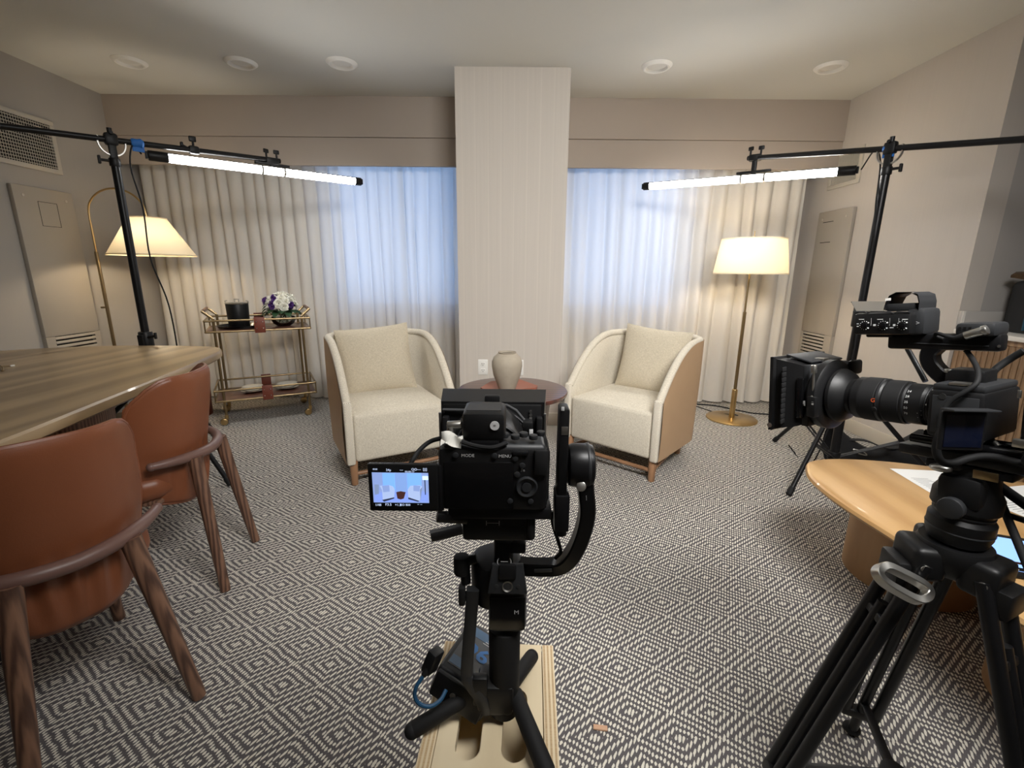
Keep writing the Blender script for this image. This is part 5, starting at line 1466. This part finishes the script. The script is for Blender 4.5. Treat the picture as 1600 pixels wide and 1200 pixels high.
# top handle
hd = obj('top_handle', (lambda m: (rbox(m, 1385, 522, 1566, 545, .012, .028, .005), m)[1])(MB()), M['blk_metal'], rg)
P = [rsp(1465, 540, .026), rsp(1454, 552, .026), rsp(1456, 568, .026), rsp(1470, 584, .026), rsp(1486, 596, .026)]
obj('handle_stem', MB().tube(P, .012, n=4, flat=(.012, .013), up=R_), M['blk_metal'], hd)
obj('handle_base', (lambda m: (rbox(m, 1474, 580, 1540, 606, 0, .05, .004), m)[1])(MB()), M['blk'], hd)
obj('handle_screw', MB().cyl(rsp(1484, 582, .008), rsp(1484, 582, .008)+Wv*.006, .008, seg=18, bev=.001), M['chrome'], hd)
obj('handle_groove', MB().tube([rsp(1422, 536, .0115), rsp(1545, 541, .0115)], .0011, 6, smooth=False), M['gry'], hd)
obj('handle_stud', MB().cyl(rsp(1561, 541, .0115), rsp(1561, 541, .0115)-R_*.001, .0022, seg=10), M['chrome'], hd)
# audio unit with knobs
au = obj('audio_unit', (lambda m: (rbox(m, 1331, 487, 1424, 523, -.022, .075, .006), m)[1])(MB()), M['blk'], rg)
obj('unit_rear', (lambda m: (rbox(m, 1412, 481, 1447, 524, -.004, .06, .008), m)[1])(MB()), M['gry'], au)
for k, px in enumerate((1351, 1380, 1410)):
    q = rsp(px, 508.5, -.0222)
    obj('level_knob', MB().cyl(q, q+NS*.004, .0062, .0056, seg=20, bev=.0008), M['blk_gloss'], au)
    m = MB()
    for a in range(11):
        an = -.9+a*.49; d_ = (U*-math.cos(an+PI/2)+Wv*math.sin(an+PI/2)); m.sph(q+d_*.0078+NS*.0004, .0007 if a not in (0, 10) else .0014, u=6, v=4)
    obj('dial_scale', m, M['mark'], au)
for px, py, w_2, h_2 in ((1346, 499, 8, 1.2), (1375, 499, 9, 1.2), (1414, 499, 9, 1.5), (1340, 510, 3, 1.2), (1340, 506, 3, 1), (1393, 512, 6, 1.2), (1366, 508, 4, 3), (1397, 508, 4, 3), (1361, 503, .8, 12), (1390, 503, .8, 12), (1404, 503, .8, 12)):
    m = MB(); rbox(m, px-w_2/2, py-h_2/2, px+w_2/2, py+h_2/2, -.0226, .0006, 0); obj('panel_print', m, M['mark'], au)
text('unit_badge', '>', .010, rsp(1434, 505, -.0046), -U, Wv, M['mark'], au)
obj('edge_trim', MB().tube([rsp(1333, 487, -.021), rsp(1351, 487, -.021), rsp(1355, 490, -.021), rsp(1361, 487, -.021), rsp(1391, 487, -.021), rsp(1396, 490, -.021), rsp(1402, 487, -.021), rsp(1423, 488, -.021)], .0011, 6, smooth=False), M['gry'], au)
cvr = MB(); prof_ = [(1379, 486), (1380, 474), (1386, 463), (1398, 457), (1425, 455.5), (1436, 459), (1439, 470), (1438, 483)]
Pn = [rsp(x, y, .0) for x, y in [(1382, 484), (1385, 473), (1391, 462), (1402, 456.5), (1426, 456), (1436, 460), (1438.5, 471), (1437, 484)]]
cvr.tube([p+R_*.03 for p in Pn], .003, n=4, flat=(.032, .0016), up=(0, 0, 1)) if False else None
def cov(u, v):
    f = u*(len(Pn)-1); i = min(int(f), len(Pn)-2); return Pn[i].lerp(Pn[i+1], f-i)+R_*(.062*v-.004)
cvr.grid(cov, 29, 6); c2_ = [q for q in Pn]
cvr.grid(lambda u, v: cov(u, v)+(rsp(1412, 500, .02)-cov(u, v)).normalized()*.003, 29, 6)
obj('meter_cover', cvr, M['gry'], au, sharp=60)
m = MB(); rbox(m, 1383, 465.5, 1392, 470, -.0045, .0006, 0); obj('cover_label', m, M['white'], au)
m = MB(); rbox(m, 1384, 473, 1430, 487, .0, .05, .003); obj('meter_body', m, M['gry'], au)
fa, fb_, fc, fd = rsp(1330, 472, .03), rsp(1382, 472, .03), rsp(1382, 487, -.01), rsp(1338, 487, -.01)
m = MB(); m.quad(fa, fb_, fc, fd); m.quad(*(p+Wv*.0015 for p in (fa, fb_, fc, fd))); obj('clear_flap', m, M['flap'], au)
obj('flap_edge', MB().tube([fa, fb_], .0011, 6, smooth=False), M['gry'], au)
m = MB(); rbox(m, 1352, 521, 1395, 527, .0, .05, .003); obj('unit_foot', m, M['blk'], au)
# wireless receiver with a plugged silver connector
rc_ = obj('wireless_receiver', (lambda m: (rbox(m, 1490, 504, 1557, 526, -.004, .055, .006), m)[1])(MB()), M['gry'], rg)
obj('xlr_plug', MB().cyl(rsp(1507, 525, -.015), rsp(1543, 514.5, -.012), .0066, .0066, seg=18, bev=.001).cyl(rsp(1535, 517, -.012), rsp(1543, 514.5, -.012), .0078, seg=18, bev=.001), M['chrome'], rc_)
obj('xlr_sleeve', MB().tube([rsp(1508, 524.5, -.015), rsp(1492, 528, -.014), rsp(1478, 525, -.01), rsp(1465, 521, 0), rsp(1462, 525, .01), rsp(1475, 530, .01)], [.006, .0035, .003, .003, .003], 10), M['rubber'], rc_)
for k in range(3):
    m = MB(); rbox(m, 1497+8*k, 511, 1502+8*k, 516, -.0045, .0006, 0); obj('receiver_key', m, M['mark' if k == 5 else 'blk'], rc_)
# flip screen of the rig
m = MB(); q = rp(-.100, -.064, -.016)
obj('flip_screen', MB().box(q, (.066, .006, .060), Matrix.Rotation(-.5, 3, 'Z') @ RF, .002), M['blk'], rg)
obj('flip_glass', MB().box(q-(Matrix.Rotation(-.5, 3, 'Z') @ U)*.0036, (.056, .0012, .050), Matrix.Rotation(-.5, 3, 'Z') @ RF, .0004), plain('rig_screen_glass', (.005, .007, .018), .12), rg)
obj('sun_lip', MB().box(q+Wv*.034-(Matrix.Rotation(-.5, 3, 'Z') @ U)*.012, (.068, .022, .003), Matrix.Rotation(-.5, 3, 'Z') @ RF, .001), M['gry'], rg)
# cables of the rig
def rcab(pts, r, mat, dd=None): return obj('rig_cable', MB().tube([rsp(x, y, d) for x, y, d in pts], r, 10), M[mat], rg)
rcab([(1507, 544, .03), (1520, 562, .0), (1528, 580, -.03), (1526, 598, -.05), (1508, 612, -.06), (1484, 628, -.065), (1470, 648, -.07), (1466, 668, -.07)], .0038, 'rubber')
rcab([(1480, 663, -.065), (1468, 680, -.07), (1463, 702, -.07), (1470, 720, -.07), (1488, 724, -.06), (1515, 716, -.04), (1550, 714, -.03), (1605, 726, -.03)], .0062, 'rubber')
rcab([(1600, 548, .06), (1575, 563, .06), (1553, 580, .05), (1544, 600, .04)], .0055, 'rubber')
rcab([(1418, 545, .07), (1432, 570, .06), (1446, 596, .05)], .0046, 'gry')
rcab([(1551, 612, .05), (1553, 640, .04), (1547, 665, .03), (1548, 684, .02), (1560, 698, .01)], .0042, 'chrome')
obj('cable_plug', MB().cyl(rsp(1484, 658, -.066), rsp(1474, 670, -.069), .0072, seg=14, bev=.001), M['rubber'], rg)
# rear monitor / battery block at the edge of the picture
mn = obj('rear_monitor', (lambda m: (rbox(m, 1590, 600, 1640, 700, -.03, .12, .006), m)[1])(MB()), M['blk_gloss'], rg)
m = MB(); rbox(m, 1588, 610, 1596, 622, -.032, .004, .001); obj('monitor_catch', m, M['chrome'], mn)
# rods, base plate
for d in (-.02, .03):
    obj('rod', MB().cyl(rp(d, .03, -.058), rp(d, -.20, -.058), .0075, seg=16), M['blk_gloss'], rg)
obj('rod_clamp', MB().box(rp(.005, -.125, -.058), (.075, .026, .028), RF, .004).cyl(rp(-.036, -.125, -.058), rp(-.046, -.125, -.058), .011, seg=18, bev=.002), M['blk_metal'], rg)
obj('clamp_tag', MB().box(rp(-.036, -.112, -.036), (.01, .02, .012), RF, .001), M['chrome'], rg)
obj('base_plate', MB().box(rp(.005, -.05, -.078), (.07, .19, .018), RF, .004), M['blk'], rg)
obj('battery_plate', MB().box(rp(.005, -.03, -.052), (.06, .06, .03), RF, .004), M['blk'], rg)

# ---- tripod
TC = V(.792, .735, 0)
tp = thing('video_tripod', 'black twin leg video tripod under the cinema camera', 'tripod', TC)
za = rp(.005, -.05, -.09).z
hcx = rp(.005, -.05, -.09)
TC = V(hcx.x, hcx.y, 0)
obj('fluid_head', MB().lathe([(.030, .700), (.040, .705), (.045, .72), (.045, .745), (.040, .752), (.040, .76), (.046, .768), (.046, .79), (.038, .805), (.030, za)], TC, (0, 0, 1), 40).box((TC.x, TC.y, .80), (.09, .06, .055), RF, .012), M['blk'], tp, sharp=30)
obj('quick_release', MB().box(hcx+V(0, 0, -.006), (.062, .11, .014), RF, .003), M['blk_metal'], tp)
q = rp(-.036, -.02, -.098)
obj('release_lever', MB().sph(q, (.010, .016, .007), RF, 16, 10), M['chrome'], tp)
obj('scale_tag', MB().box(rp(-.034, -.075, -.097), (.003, .030, .014), RF, .001), M['brass_dk'], tp)
obj('drag_knob', MB().cyl(V(TC.x, TC.y, .775)-R_*.045, V(TC.x, TC.y, .775)-R_*.06, .018, seg=24, bev=.003), M['gry'], tp)
obj('head_groove', MB().lathe([(.0455, .725), (.0462, .727), (.0455, .729)], TC, (0, 0, 1), 40, cap=False).lathe([(.0405, .755), (.0412, .757), (.0405, .759)], TC, (0, 0, 1), 40, cap=False), M['gry'], tp)
# pan bars crossing behind
for (a, b, r) in (((1545, 748, .80), (1640, 815, .72), .008), ((1560, 775, .80), (1612, 900, .70), .006), ((1560, 800, .79), (1640, 826, .72), .005)):
    obj('pan_handle', MB().cyl(ad(*a), ad(*b), r, seg=12), M['rubber'], tp)
obj('bowl', MB().lathe([(.030, .64), (.045, .655), (.052, .675), (.054, .69), (.050, .70), (.02, .70)], TC, (0, 0, 1), 40), M['blk'], tp)
feet = [(V(-.96, .22, 0), .235), (V(.42, .90, 0), .255), (V(.42, -.91, 0), .27)]
za_ = .665
for k, (d, fr_) in enumerate(feet):
    d = d.normalized(); sd = V(-d.y, d.x, 0)
    top_ = TC+d*.055+V(0, 0, za_); ft = TC+d*fr_
    ax_ = (ft-top_).normalized()
    sh = obj('shoulder', MB().box(TC+d*.048+V(0, 0, za_-.002), (.075, .052, .062), Matrix((sd, -d, V(0, 0, 1))).transposed(), .012, 3).box(TC+d*.078+V(0, 0, za_-.030), (.062, .03, .05), Matrix((sd, -d, V(0, 0, 1))).transposed(), .008), M['blk'], tp)
    for s_ in (1, -1):
        obj('hinge_bolt', MB().cyl(TC+d*.058+sd*.038*s_+V(0, 0, za_-.005), TC+d*.058+sd*.0405*s_+V(0, 0, za_-.005), .007, seg=16, bev=.001), M['chrome'], sh)
    L_ = (ft-top_).length
    lg = obj('leg', MB().cyl(top_+sd*.030, top_+ax_*(L_*.86)+sd*.031, .0118, seg=16).cyl(top_-sd*.031, top_+ax_*(L_*.86)-sd*.031, .0118, seg=16), M['blk_metal'], tp)
    obj('lower_tube', MB().cyl(top_+ax_*(L_*.16), ft-ax_*.01, .0105, seg=14), M['blk_metal'], lg)
    obj('leg_lock', MB().box(top_+ax_*(L_*.86), (.078, .024, .030), Matrix((sd, ax_.cross(sd), ax_)).transposed(), .006), M['blk'], lg)
    obj('cross_bar', MB().box(top_+ax_*(L_*.20), (.072, .014, .016), Matrix((sd, ax_.cross(sd), ax_)).transposed(), .003), M['blk'], lg)
    obj('foot', MB().sph(ft+V(0, 0, .014), (.02, .02, .014), None, 16, 8), M['rubber'], lg)
    obj('spreader_arm', MB().tube([TC+V(0, 0, .17)+d*.015, top_+ax_*(L_*.80)], .006, smooth=False, flat=(.009, .004), up=(0, 0, 1)), M['blk'], tp)
obj('spreader_hub', MB().cyl(TC+V(0, 0, .155), TC+V(0, 0, .185), .024, seg=20, bev=.004), M['blk'], tp)
# bright oval clamp handle between the leg tops
la_ = [ad(x, y, .80-(y-880)*.0004) for x, y in ((1371, 893), (1384, 885), (1410, 896), (1438, 911), (1449, 922), (1446, 933), (1432, 937), (1405, 924), (1380, 908))]
obj('clamp_handle', MB().tube(la_, .0042, n=5, closed=True, flat=(.0066, .008), up=(.3, -.6, .7)), M['chrome'], tp)
